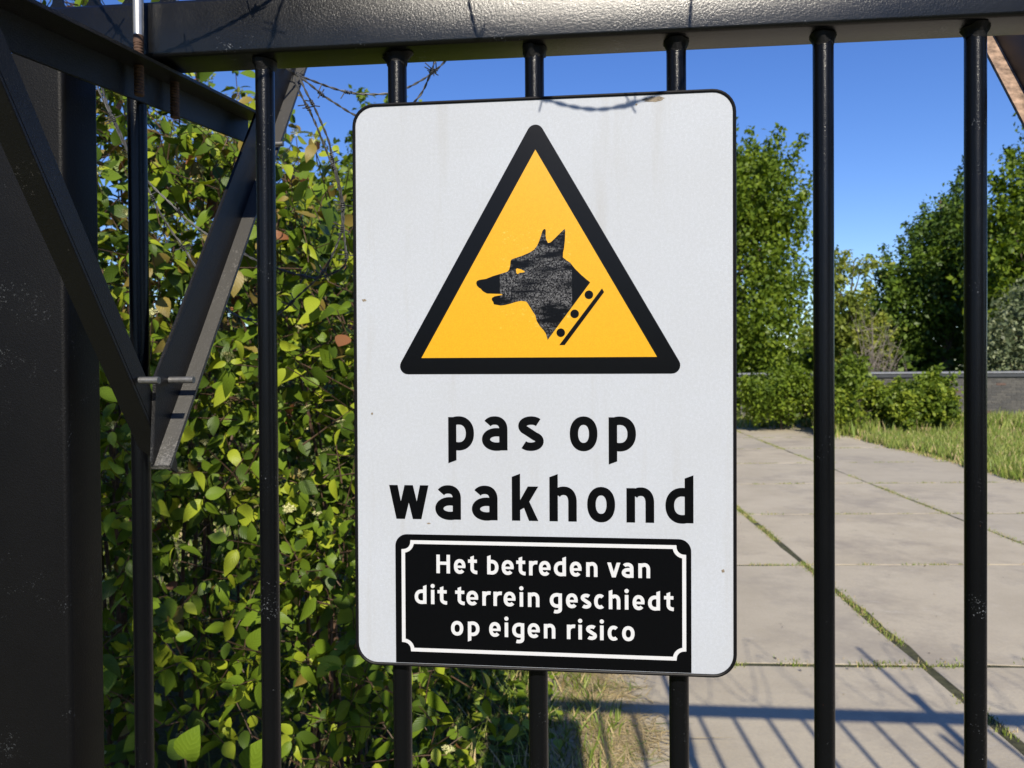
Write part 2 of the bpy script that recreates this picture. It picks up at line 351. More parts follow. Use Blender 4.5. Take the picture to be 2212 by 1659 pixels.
# concrete slab road: 2 m plates in three columns
GX, GY, GR = 1.739, 3.32, 0.0259
def road_pt(a, b): return GX+a*math.cos(GR)-b*math.sin(GR), GY+a*math.sin(GR)+b*math.cos(GR)
road = tag(empty('road', (GX, GY, gz(GX, GY))), kind='structure')
def slab(i, j):
    b = bmesh.new(); h = 0.5
    gx0 = 0.024 if i == 0 else 0.012; gx1 = 0.024 if i == -1 else 0.012
    def corner(sx, sy): return (2*i+(gx0 if sx == 0 else 2-gx1)+random.uniform(-.008, .008), 2*j+(0.010 if sy == 0 else 1.990)+random.uniform(-.005, .005))
    c = [corner(0, 0), corner(1, 0), corner(1, 1), corner(0, 1)]
    edge = []
    for k in range(4):
        p, q = Vector(c[k]), Vector(c[(k+1) % 4]); nseg = 7; nrm = Vector((-(q-p).y, (q-p).x)).normalized()
        for s_ in range(nseg):
            w = 0 if s_ == 0 else random.choice((0, 0, 0.004, 0.010, 0.022 if random.random() < .2 else 0.006))
            edge.append(p.lerp(q, s_/nseg)+nrm*w)
    dz = random.uniform(-.0015, .0025); tx, ty = random.uniform(-.0015, .0015), random.uniform(-.0015, .0015)
    top = []; low = []; bot = []; ctr = sum(edge, Vector((0, 0)))/len(edge)
    for e in edge:
        x, y = road_pt(*e); z = gz(x, y)+dz+tx*(e.x-ctr.x)+ty*(e.y-ctr.y)
        xi, yi = road_pt(*(e+(ctr-e).normalized()*0.002))
        top.append(b.verts.new((xi, yi, z))); low.append(b.verts.new((x, y, z-0.002))); bot.append(b.verts.new((x, y, z-0.12)))
    b.faces.new(top); n = len(edge)
    for k in range(n):
        b.faces.new((low[k], low[(k+1) % n], top[(k+1) % n], top[k])); b.faces.new((bot[k], bot[(k+1) % n], low[(k+1) % n], low[k]))
    me = bpy.data.meshes.new('slab'); b.to_mesh(me); b.free()
    o = link('slab', me, None, M['concrete'])
    o.parent = road; o.matrix_parent_inverse = Matrix.Translation(-Vector(road.location))
for j in range(-2, 9):
    for i in (-1, 0, 1): slab(i, j)

M['moss'] = plain('mossy_joint_soil', (0.060, 0.060, 0.026), 0.95, 0.6, 24, 0.01)
def joint_strip(a0, b0, a1, b1, w):
    n = 24; vs = []; d = Vector((a1-a0, b1-b0)).normalized(); nn = Vector((-d.y, d.x))*w
    for k in range(n+1):
        a, b = a0+(a1-a0)*k/n, b0+(b1-b0)*k/n
        for sg in (-1, 1):
            x, y = road_pt(a+nn.x*sg, b+nn.y*sg); vs.append((x, y, gz(x, y)-.0035))
    me = bpy.data.meshes.new('joint'); me.from_pydata(vs, [], [(2*k, 2*k+1, 2*k+3, 2*k+2) for k in range(n)])
    o = link('joint', me, road, M['moss']); o.matrix_parent_inverse = Matrix.Translation(-Vector(road.location))
for a in (0, 2): joint_strip(a, -4, a, 18, .06)
for j in range(-1, 9):
    for a in (-2, 0, 2): joint_strip(a+.061, 2*j, a+1.939, 2*j, .04)

# ------------------------------------------------------------------ gate
ZR, RH, RD = 1.9294, 0.061, 0.025                             # rail underside, rail height, half depth
BX0, BS = -0.5006, 0.1493
gate = empty('metal_gate', (0.6, 0, gz(0.6, 0)))
tag(gate, 'black painted metal gate of round vertical bars under a square top rail', 'gate')
def gpart(o):
    o.parent = gate; o.matrix_parent_inverse = Matrix.Translation(-Vector(gate.location)); return o
def rounded_rect(x0, x1, y0, y1, r, n=4):
    o = []
    for cx, cy, a0 in ((x1-r, y1-r, 0), (x0+r, y1-r, 90), (x0+r, y0+r, 180), (x1-r, y0+r, 270)):
        for k in range(n+1):
            a = rad(a0+90*k/n); o.append((cx+r*math.cos(a), cy+r*math.sin(a)))
    return o
mb = MB(); mb.prism(rounded_rect(-RD, RD, ZR, ZR+RH, 0.0045), 0, -0.62, 2.62)
gpart(mb.build('top_rail', M['gate'], smooth=True))
mb = MB(); mb.prism(rounded_rect(-RD, RD, 0.13, 0.18, 0.004), 0, -0.54, 2.62)
gpart(mb.build('bottom_rail', M['gate'], smooth=True))
mb = MB(); mb.prism(rounded_rect(2.57, 2.62, -RD, RD, 0.004), 2, 0.185, ZR-0.003)
gpart(mb.build('end_stile', M['gate'], smooth=True))
bar_mesh = None; weld_meshes = []
def lumpy_weld(seed):
    r = random.Random(seed); mb = MB(); n = 20; rows = 5; vs = []; fs = []
    for k in range(rows):
        t = k/(rows-1)
        for a in range(n):
            rr = 0.0100+(1-t)**3*0.0022+(r.uniform(0, 0.0024)*(1-t))+(r.uniform(.002, .0065)*(1-t) if a in (0, 1, 9, 10, 11, 19) else 0)
            an = 2*math.pi*a/n; vs.append((rr*math.cos(an), rr*math.sin(an), -0.0125*t+r.uniform(-.0008, .0004)*(0 < t)))
    for k in range(rows-1):
        for a in range(n): fs.append((k*n+a, k*n+(a+1) % n, (k+1)*n+(a+1) % n, (k+1)*n+a))
    mb.add(vs, fs); me = bpy.data.meshes.new('weld'); me.from_pydata(mb.v, [], mb.f)
    me.polygons.foreach_set('use_smooth', [True]*len(me.polygons)); me.materials.append(M['weld']); return me
weld_meshes = [lumpy_weld(k) for k in range(4)]
for i in range(21):
    x = BX0+BS*i
    if bar_mesh is None:
        mb = MB(); mb.tube([(0, 0, 0.182), (0, 0, 0.8), (0, 0, 1.4), (0, 0, ZR-0.0005)], 0.0103, 28)
        o = mb.build('bar', M['bar'], smooth=True); bar_mesh = o.data
    else: o = link('bar', bar_mesh)
    o.location = (x, 0, 0); o.rotation_euler.z = random.uniform(0, 6); gpart(o)
    w = link('weld', weld_meshes[i % 4]); w.parent = o; w.location = (0, 0, ZR-0.0008); w.rotation_euler.z = random.uniform(0, 6)
# spiked strip on the rail
mb = MB(); x = -0.60; k = 0
prof = []
while x < 2.6:
    prof += [(x, ZR+RH+0.0005), (x+0.003, ZR+RH+0.0015), (x+0.008, ZR+RH+0.008), (x+0.0125, ZR+RH+0.030), (x+0.0165, ZR+RH+0.030), (x+0.021, ZR+RH+0.008), (x+0.026, ZR+RH+0.0015), (x+0.028, ZR+RH+0.0005)]
    x += 0.043
z0 = ZR+RH-0.004
vs = []; fs = []
for (px, pz) in prof:
    for yy in (-0.012, -0.009): vs += [(px, yy, z0+0.0045), (px, yy, pz+0.0015)]
for q in range(len(prof)-1):
    a, b = q*4, q*4+4
    fs += [(a, b, b+1, a+1), (a+2, a+3, b+3, b+2), (a+1, b+1, b+3, a+3)]
mb.add(vs, fs); gpart(mb.build('spike_strip', M['gate']))

# gate post
mb = MB(); mb.prism(rounded_rect(-0.72, -0.5465, -0.060, 0.0, 0.006, 5), 2, -0.05, ZR-0.004)
post = mb.build('gate_post', M['post'], smooth=True)
tag(post, 'broad black steel gate post with dusty paint, left of the bars', 'post')

# ------------------------------------------------------------------ brackets of angle iron that carry the barbed wire
T35 = math.tan(rad(35.4)); C35 = math.cos(rad(35.4)); YM = -0.041; ZTOP = 2.23
def rod_threads(mb, x, y, z0, z1, r, m):
    n = int((z1-z0)/0.0016); 
    mb.tube([(x, y, z0+(z1-z0)*k/n) for k in range(n+1)], [r*(1.0 if k % 2 else 0.86) for k in range(n+1)], 12, m)
def hexnut(mb, p, axis, r, h, m=0):
    p = Vector(p); a = Vector(axis).normalized()
    mb.tube([p, p+a*h], r, 6, m)
def bracket(X, sx, label, rusty=False):
    root = empty('wire_bracket', (X, YM, 1.487)); tag(root, label, 'bracket', None)
    inv = Matrix.Translation(-Vector(root.location))
    def part(o, par=None):
        o.parent = par or root
        o.matrix_parent_inverse = inv
        return o
    def ex(poly, d0, d1, m=0, mb=None):
        a, b = sorted((X+sx*d0, X+sx*d1)); mb.prism(poly, 0, a, b, m)
    t = 0.004
    def arm_front(dirx):
        inner = lambda z: -0.053-(z-1.582)*T35
        w = 0.021; zb = 1.496; e = t/C35; mb = MB()
        def q(d0, d1, poly, m): a, b = sorted((X+dirx*d0, X+dirx*d1)); mb.prism(poly, 0, a, b, m)
        o0 = lambda z: inner(z)-w/C35
        q(0.0004, t, [(o0(1.478), 1.478), (inner(1.478)-.012, 1.472), (inner(1.49)-.004, 1.484), (inner(1.51), 1.51), (inner(ZTOP), ZTOP), (o0(ZTOP), ZTOP)], 0)
        xa, xb = X+dirx*0.0004, X+dirx*0.025; z0, z1 = 1.476, 1.504       # the broad leg is cut off at a slant
        vs = []
        for xx, zz in ((xa, z0), (xb, z1)):
            vs += [(xx, o0(zz), zz), (xx, o0(zz)-e, zz), (xx, o0(ZTOP)-e, ZTOP), (xx, o0(ZTOP), ZTOP)]
        mb.add(vs, [(0, 1, 2, 3), (7, 6, 5, 4), (0, 4, 5, 1), (1, 5, 6, 2), (2, 6, 7, 3), (3, 7, 4, 0)], 0)
        return part(mb.build('arm', M['iron'], bevel=0.0006))
    def arm(sgn, w, fl, mats):
        # sgn -1: leans toward -Y as it rises; +1: leans to +Y
        wi = w/C35                                             # width measured along Y
        inner = lambda z: YM+sgn*((z-1.568)*T35-0.010)               # edge facing the middle of the V
        outer = lambda z: inner(z)+sgn*wi
        zb = 1.568-(wi-0.010)/T35
        mb = MB()
        poly = [(YM, 1.582), (inner(ZTOP), ZTOP), (outer(ZTOP), ZTOP), (outer(zb-.010), zb-.010), (YM-sgn*.008, zb-.004)]
        poly = [(p[0]+sgn*0.0006, p[1]) for p in poly]
        ex(poly, 0, t, 0, mb)
        e = t/C35
        poly2 = [(outer(zb-.009), zb-.009), (outer(ZTOP), ZTOP), (outer(ZTOP)+sgn*e, ZTOP), (outer(zb-.013)+sgn*e, zb-.013)]
        ex(poly2, 0.0, fl, 1, mb)
        return part(mb.build('arm', mats, bevel=0.0006))
    arm_front(-1)
    arm(+1, 0.050, 0.026 if rusty else 0.022, [M['iron'], M['rusty'] if rusty else M['worn']])
    mb = MB(); zt = lambda y: 1.9250+0.130*y
    ya, yb = -0.262, 0.262
    ex([(ya, zt(ya)-0.037), (yb, zt(yb)-0.037), (yb, zt(yb)), (ya, zt(ya))], -0.030, -0.026, 0, mb)
    ex([(ya, zt(ya)-t), (yb, zt(yb)-t), (yb, zt(yb)), (ya, zt(ya))], -0.026, 0.007, 0, mb)
    part(mb.build('tie_bar', M['iron'], bevel=0.0006))
    # clamp bolts at the foot of the V and where the tie meets the rear arm
    for (y, z, L) in ((-0.068, 1.578, 0.021), (-0.014, 1.578, 0.030))+(((0.247, 1.915, 0.030),) if sx > 0 else ()):
        mb = MB(); mb.tube([(X+sx*0.002, y, z), (X+sx*(0.002+L), y, z)], 0.0037, 12, 0)
        st = part(mb.build('bolt', M['steel'], smooth=True))
        mb = MB(); mb.tube([(X+sx*0.0042, y, z), (X+sx*0.0060, y, z)], 0.0105, 20); part(mb.build('washer', M['steel'], smooth=True), st)
        mb = MB(); hexnut(mb, (X+sx*0.0062, y, z), (sx, 0, 0), 0.0078, 0.0075); part(mb.build('nut', M['steel']), st)
    # U-bolt over the rail, nuts under the tie
    ub = MB(); xr = X-sx*0.014; r = 0.0053; yy = 0.0362
    top = [(xr, -yy*math.cos(a), ZR+RH+0.0225+yy*math.sin(a)*0.6) for a in [math.pi*k/10 for k in range(11)]]
    ub.tube([(xr, -yy, 1.948)]+top+[(xr, yy, 1.948)], r, 14, 0)
    ub.tube([(xr, -yy, 1.948), (xr, -yy, 1.9395)], r*1.005, 14, 1); ub.tube([(xr, yy, 1.948), (xr, yy, 1.9395)], r*1.005, 14, 1)
    rod_threads(ub, xr, -yy, 1.884, 1.9395, r, 1); rod_threads(ub, xr, yy, 1.884, 1.9395, r, 1)
    u = part(ub.build('u_bolt', [M['zinc'], M['rust']], smooth=True))
    for y in (-yy, yy):
        mb = MB(); hexnut(mb, (xr, y, zt(y)-t-0.0085), (0, 0, 1), 0.0098, 0.008); part(mb.build('nut', M['iron']), u)
    return root
bracket(-0.462, 1, 'black V-shaped angle iron bracket clamped under the rail beside the gate post')
bracket(0.602, -1, 'rusty angle iron bracket arm leaning away behind the last bar', True)
bracket(1.72, -1, 'farther V-shaped angle iron bracket whose shadow crosses the road')

# ------------------------------------------------------------------ barbed wire
def barb(p, d, parent, inv, L=0.013, scale=1.0):
    mb = MB(); p = Vector(p); d = Vector(d).normalized(); a = d.orthogonal().normalized(); b = d.cross(a)
    r0 = 0.0026*scale; turns = 3.5; n = 28; ph = random.uniform(0, 6)
    pts = [p+d*((k/n-0.5)*0.010*scale)+(a*math.cos(ph+turns*2*math.pi*k/n)+b*math.sin(ph+turns*2*math.pi*k/n))*r0 for k in range(n+1)]
    def tail(q, ang, s):
        dr = (a*math.cos(ang)+b*math.sin(ang))+d*s*0.25
        return q+dr.normalized()*L*scale
    a0 = ph; a1 = ph+turns*2*math.pi
    t0 = tail(pts[0], a0-1.2, -1); t1 = tail(pts[-1], a1+1.2, 1)
    mb.tube([t0]+pts+[t1], 0.0009*scale, 5)
    m = random.uniform(1.0, 2.0); e = a*math.cos(ph+m)+b*math.sin(ph+m)
    mb.tube([p-d*0.002-e*L*scale*1.05, p-e*0.002, p+e*0.002, p+d*0.002+e*L*scale*1.05], 0.0009*scale, 5)
    o = mb.build('barb', M['wire'], fix=False); o.parent = parent; o.matrix_parent_inverse = inv
def wire(label, paths, spacing=0.10, twist=True, name='barbed_wire', first=0.04, r=0.00105, n=8):
    root = empty(name, paths[0][0]); tag(root, label, 'barbed wire')
    inv = Matrix.Translation(-Vector(root.location))
    for path in paths:
        c = catmull(path, n); mb = MB(); acc = 0.0; dist = [0]
        for k in range(1, len(c)): acc += (c[k]-c[k-1]).length; dist.append(acc)
        m = max(8, int(acc/0.004)) if twist else max(8, int(acc/0.015))
        ps = []
        kk = 0
        for q in range(m+1):
            d = acc*q/m
            while kk < len(dist)-2 and dist[kk+1] < d: kk += 1
            t = (d-dist[kk])/max(1e-9, dist[kk+1]-dist[kk]); ps.append(c[kk].lerp(c[kk+1], min(1, t)))
        if twist:
            for ph in (0, math.pi):
                out = []
                for q, p in enumerate(ps):
                    tg = (ps[min(q+1, m)]-ps[max(q-1, 0)]).normalized(); a = tg.cross(Vector((0.31, 0.9, 0.2))).normalized(); b = tg.cross(a)
                    an = ph+acc*q/m/0.030*2*math.pi; out.append(p+(a*math.cos(an)+b*math.sin(an))*r*0.95)
                mb.tube(out, r, 5)
        else: mb.tube(ps, r*1.7, 6)
        o = mb.build('strand', M['wire'], smooth=True, fix=False); o.parent = root; o.matrix_parent_inverse = inv
        d = first+random.uniform(0, 0.02)
        while d < acc:
            q = int(d/acc*m); q = min(max(q, 1), m-1); barb(ps[q], ps[q+1]-ps[q-1], root, inv); d += spacing*random.uniform(0.85, 1.15)
    return root
def pix(px, py, Y):
    """point of the vertical plane Y=const that a measured spot of the photograph lies on"""
    v = cf+cr*((px-1106)/FPX)-cu*((py-829.5)/FPX); return CAM+v*((Y-CAM.y)/v.y)
def path(pts): return [pix(a, b, c) for a, b, c in pts]
wire('barbed wire strands sagging from the bracket arm towards the sign', [
    path([(590, 128, .33), (640, 160, .33), (666, 171, .34), (727, 193, .36), (777, 203, .37), (836, 202, .38), (880, 189, .40), (904, 177, .41), (935, 157, .42), (965, 128, .42), (990, 90, .42)]),
    path([(640, 162, .325), (660, 175, .33), (697, 205, .34), (727, 225, .345), (763, 247, .35), (800, 262, .35), (850, 262, .36), (880, 240, .36), (898, 217, .36), (912, 199, .36), (926, 169, .365), (937, 139, .37), (945, 100, .37)])], 0.075)
wire('two barbed wires hanging side by side down from the bracket arm and looping below', [
    path([(636, 168, .31), (650, 205, .31), (668, 238, .32), (685, 275, .325), (699, 310, .33), (711, 340, .33), (722, 368, .33), (732, 407, .335), (738, 445, .34), (739, 491, .34), (730, 523, .345), (710, 567, .35), (690, 597, .36), (641, 642, .37), (606, 674, .38), (557, 691, .39), (517, 684, .40), (487, 664, .40), (455, 625, .40), (425, 580, .39), (390, 525, .38), (373, 503, .38), (348, 463, .37), (321, 411, .36), (290, 352, .36), (262, 300, .36), (235, 240, .36), (214, 195, .36), (200, 150, .36)]),
    path([(646, 165, .30), (662, 200, .30), (681, 236, .31), (697, 272, .32), (710, 305, .325), (718, 340, .33), (727, 372, .33), (736, 410, .335), (742, 450, .34), (742, 491, .34), (745, 523, .345), (748, 563, .35), (735, 582, .355), (690, 600, .36), (651, 595, .365), (601, 580, .37), (549, 560, .375), (527, 548, .38), (490, 530, .38), (450, 508, .38), (403, 473, .375), (368, 439, .37), (321, 394, .365), (292, 355, .352), (266, 300, .352), (238, 240, .352), (222, 195, .352), (210, 150, .352)])], 0.085)
# wire running along in front of and above the rail, and the coil between the bracket arms above the gate
def lift(px, py, Y, t): return pix(px, py, Y)+to_sun*t
wire('barbed wire strung along the front arms above the rail and the sign', [
    [lift(120, -140, -.025, .16), lift(250, 60, -.025, .15), lift(320, 116, -.025, .14), lift(400, 96, -.025, .13), lift(500, 50, -.025, .13), lift(600, -10, -.025, .14), lift(700, -80, -.025, .2)],
    [lift(655, -120, -.025, .38), lift(622, -30, -.025, .36), lift(600, 30, -.025, .35), lift(585, 90, -.025, .35), lift(560, 130, -.025, .36), lift(480, 170, -.025, .40)],
    [lift(960, -120, -.025, .30), lift(1005, -20, -.025, .28), lift(1020, 40, -.025, .27), lift(1036, 90, -.025, .27), lift(1090, 160, -.025, .28), lift(1165, 205, -.025, .30), lift(1230, 228, -.025, .31), lift(1300, 236, -.025, .31), lift(1370, 222, -.025, .31), lift(1440, 195, -.025, .31), lift(1485, 130, -.025, .30), lift(1490, 40, -.025, .30), lift(1500, -80, -.025, .33)]], 0.085, twist=True)
coil = []
for k in range(0, 150):
    a = k/10*2*math.pi/1.6
    coil.append((-0.75+k*0.0232, 0.05+0.30*math.cos(a)*(0.9+0.1*math.sin(k*.37)), 2.30+0.24*math.sin(a)*(0.9+0.1*math.cos(k*.23))))
coil2 = []
for k in range(0, 150):
    a = k/10*2*math.pi/1.15+1.0
    coil2.append((-0.70+k*0.0232, 0.02+0.24*math.cos(a)*(0.85+0.15*math.sin(k*.29)), 2.24+0.20*math.sin(a)*(0.85+0.15*math.cos(k*.41))))
wire('coil of barbed wire stretched between the bracket arms over the gate', [coil, coil2], 0.11, twist=False, name='barbed_wire_coil', n=4, r=0.0011)

# ------------------------------------------------------------------ the sign
SC = Vector((-0.0473, -0.024, 1.5703)); sign = empty('warning_sign', SC)
sign.rotation_euler = (0, 0.0023, -0.0138)
tag(sign, 'white rectangular warning sign with yellow dog triangle and Dutch lettering', 'sign')
mm = 0.001
def spart(mb, name, m, smooth=False, bevel=None, fix=False, label=None):
    o = mb.build(name, m, sign, smooth, bevel, fix)
    if label: o['label'] = label
    return o
def rr(w, h, r, n=8): return [(x, y) for x, y in rounded_rect(-w, w, -h, h, r, n)]
# panel and its folded rim
mb = MB(); mb.flat([rr(.1962, .2962, .0205)], 0.0); spart(mb, 'panel', M['white'])
mb = MB(); vs = []; fs = []
rings = [(.1960, .2960, .0203, 0.0002), (.1964, .2964, .0206, -0.0011), (.1975, .2975, .0216, -0.0017), (.1990, .2990, .0230, -0.0012), (.1998, .2998, .0238, 0.0006), (.2000, .3000, .0240, 0.004), (.2000, .3000, .0240, 0.0132), (.1850, .2850, .0100, 0.0134)]
for w, h, r, y in rings: vs += [(p[0], y, p[1]) for p in rr(w, h, r)]
n = len(rr(.1, .1, .01))
for k in range(len(rings)-1):
    for a in range(n): fs.append((k*n+a, k*n+(a+1) % n, (k+1)*n+(a+1) % n, (k+1)*n+a))
mb.add(vs, fs); spart(mb, 'rim', M['rim'], True, None, True)
mb = MB(); mb.flat([rr(.1955, .2955, .02)], 0.0021); spart(mb, 'backing', M['zinc'])
# triangle
def offset_tri(tri, d, r, n=7):
    c = Vector((sum(p[0] for p in tri)/3, sum(p[1] for p in tri)/3)); P = [Vector(p) for p in tri]; out = []
    lines = []
    for i in range(3):
        a, b = P[i], P[(i+1) % 3]; nn = Vector(((b-a).y, -(b-a).x)).normalized()
        if (a-c).dot(nn) < 0: nn = -nn
        lines.append((a+nn*(d-r), (b-a).normalized(), nn))
    for i in range(3):
        (a, u, n0), (b, v, n1) = lines[i-1], lines[i]
        den = u.x*v.y-u.y*v.x; t = ((b-a).x*v.y-(b-a).y*v.x)/den; q = a+u*t
        a0 = math.atan2(n0.y, n0.x); a1 = math.atan2(n1.y, n1.x); da = (a1-a0+math.pi) % (2*math.pi)-math.pi
        out += [(q.x+r*math.cos(a0+da*k/n), q.y+r*math.sin(a0+da*k/n)) for k in range(n+1)]
    return out
tri = [(-3.95*mm, 244.6*mm), (-125.8*mm, 29.0*mm), (120.1*mm, 28.5*mm)]
mb = MB(); mb.flat([offset_tri(tri, 17.2*mm, 8.6*mm)], -0.00025); spart(mb, 'triangle_border', M['print'])
mb = MB(); mb.flat([tri], -0.00045); spart(mb, 'triangle_field', M['yellow'])
dog = [(-66.73, 107.12), (-66.01, 109.31), (-63.76, 110.4), (-56.13, 111.47), (-48.96, 114.21), (-38.68, 117.06), (-33.78, 118.52), (-31.99, 120.41), (-30.73, 124.77), (-30.36, 129.58), (-29.11, 131.3), (-24.84, 132.69), (-17.74, 134.96), (-10.64, 137.84), (-5.77, 140.77), (-2.67, 144.62), (-0.46, 149.36), (1.76, 155.84), (3.1, 160.16), (4.42, 161.78), (6.01, 162.08), (6.62, 160.06), (6.34, 155.28), (7.04, 150.9), (8.79, 147.54), (11.43, 147.99), (14.95, 151.11), (19.35, 155.34), (25.06, 160.83), (26.37, 161.49), (26.8, 159.04), (26.34, 149.5), (25.45, 141.69), (24.39, 137.37), (24.2, 132.16), (28.05, 129.02), (31.54, 126.76), (36.77, 120.12), (42.86, 113.9), (48.95, 108.56), (52.25, 105.88), (8.1, 47.02), (6.35, 53.16), (4.16, 56.69), (0.2, 61.12), (-3.32, 66.86), (-4.63, 72.57), (-7.27, 76.55), (-9.91, 80.97), (-13.0, 85.84), (-14.32, 87.18), (-19.64, 87.89), (-24.97, 86.94), (-30.31, 85.28), (-36.55, 83.82), (-41.02, 83.37), (-48.16, 84.73), (-48.87, 87.38), (-50.38, 89.17), (-50.11, 91.37), (-47.24, 93.07), (-41.88, 93.85), (-38.75, 94.4), (-40.09, 95.48), (-48.12, 95.82), (-55.28, 96.13), (-59.76, 98.6), (-61.99, 101.29), (-64.05, 102.48), (-66.02, 104.63)]
eye = [(-24.87, 120.95), (-23.54, 121.97), (-19.55, 120.82), (-16.01, 118.99), (-15.13, 117.83), (-17.79, 117.28), (-20.89, 117.09), (-22.94, 115.82), (-24.18, 116.73)]
sc = lambda l: [(a*mm, b*mm) for a, b in l]
mb = MB(); mb.flat([sc(dog), sc(eye)], -0.00065); spart(mb, 'dog_head', M['dog'])
for x, y in ((50.9, 93.1), (36.15, 73.6), (21.7, 54.25)):
    mb = MB(); mb.flat([[((x+4.45*math.cos(k*math.pi/12))*mm, (y+4.45*math.sin(k*math.pi/12))*mm) for k in range(24)]], -0.00065); spart(mb, 'collar_stud', M['print'])
mb = MB(); mb.flat([sc([(64.4, 99.5), (66.5, 95.6), (25.7, 41.4), (20.1, 41.4)])], -0.00065); spart(mb, 'collar_strip', M['print'])

M['peel'] = plain('peeled_sheeting', (0.22, 0.18, 0.13), 0.8, 0.4, 400)
def patch(x, y, rx, ry, seed, m='peel'):
    r = random.Random(seed); mb = MB(); mb.flat([[((x+rx*math.cos(a)*r.uniform(.7, 1.1))*mm, (y+ry*math.sin(a)*r.uniform(.6, 1.1))*mm) for a in [k*math.pi/9 for k in range(18)]]], -0.0002); spart(mb, 'peeled_spot', M[m])
patch(117.5, 291.5, 12, 3.4, 1); patch(-187.8, 91, 2.6, 1.6, 2); patch(100, 287, 1.2, 1.0, 3); patch(186, -190, 1.7, 2.2, 4); patch(-180, -30, 1.3, 1.6, 5); patch(-119, -146.5, 2.2, .9, 6)
# lettering, drawn with strokes
class Pen:
    def __init__(s, y0): s.mb = MB(); s.y = y0; s.k = 0
    def lay(s): s.k = (s.k+1) % 9; return s.y-0.00002*s.k
    def poly(s, pts): s.mb.flat([[(a*mm, b*mm) for a, b in pts]], s.lay())
    def stroke(s, pts, w, closed=False):
        P = [Vector(p) for p in pts]; n = len(P); L = []; R_ = []
        for i in range(n):
            a = P[i-1] if (i > 0 or closed) else P[i]; c = P[(i+1) % n] if (i < n-1 or closed) else P[i]
            d0 = (P[i]-a); d1 = (c-P[i])
            d0 = d0.normalized() if d0.length > 1e-9 else d1.normalized(); d1 = d1.normalized() if d1.length > 1e-9 else d0
            n0 = Vector((-d0.y, d0.x)); n1 = Vector((-d1.y, d1.x)); b = (n0+n1); b = b.normalized() if b.length > 1e-6 else n0
            k = min(2.0, 1/max(0.4, b.dot(n0))); L.append(P[i]+b*(w/2*k)); R_.append(P[i]-b*(w/2*k))
        y = s.lay(); vs = [(p.x*mm, y, p.y*mm) for p in L]+[(p.x*mm, y, p.y*mm) for p in R_]; fs = []
        for i in range(n if closed else n-1):
            j = (i+1) % n; fs.append((n+i, n+j, j, i))
        s.mb.add(vs, fs)
def arc(cx, cy, rx, ry, a0, a1, n=22, e=2.25):
    o = []
    for k in range(n+1):
        a = rad(a0+(a1-a0)*k/n); c, s_ = math.cos(a), math.sin(a)
        o.append((cx+rx*math.copysign(abs(c)**(2/e), c), cy+ry*math.copysign(abs(s_)**(2/e), s_)))
    return o
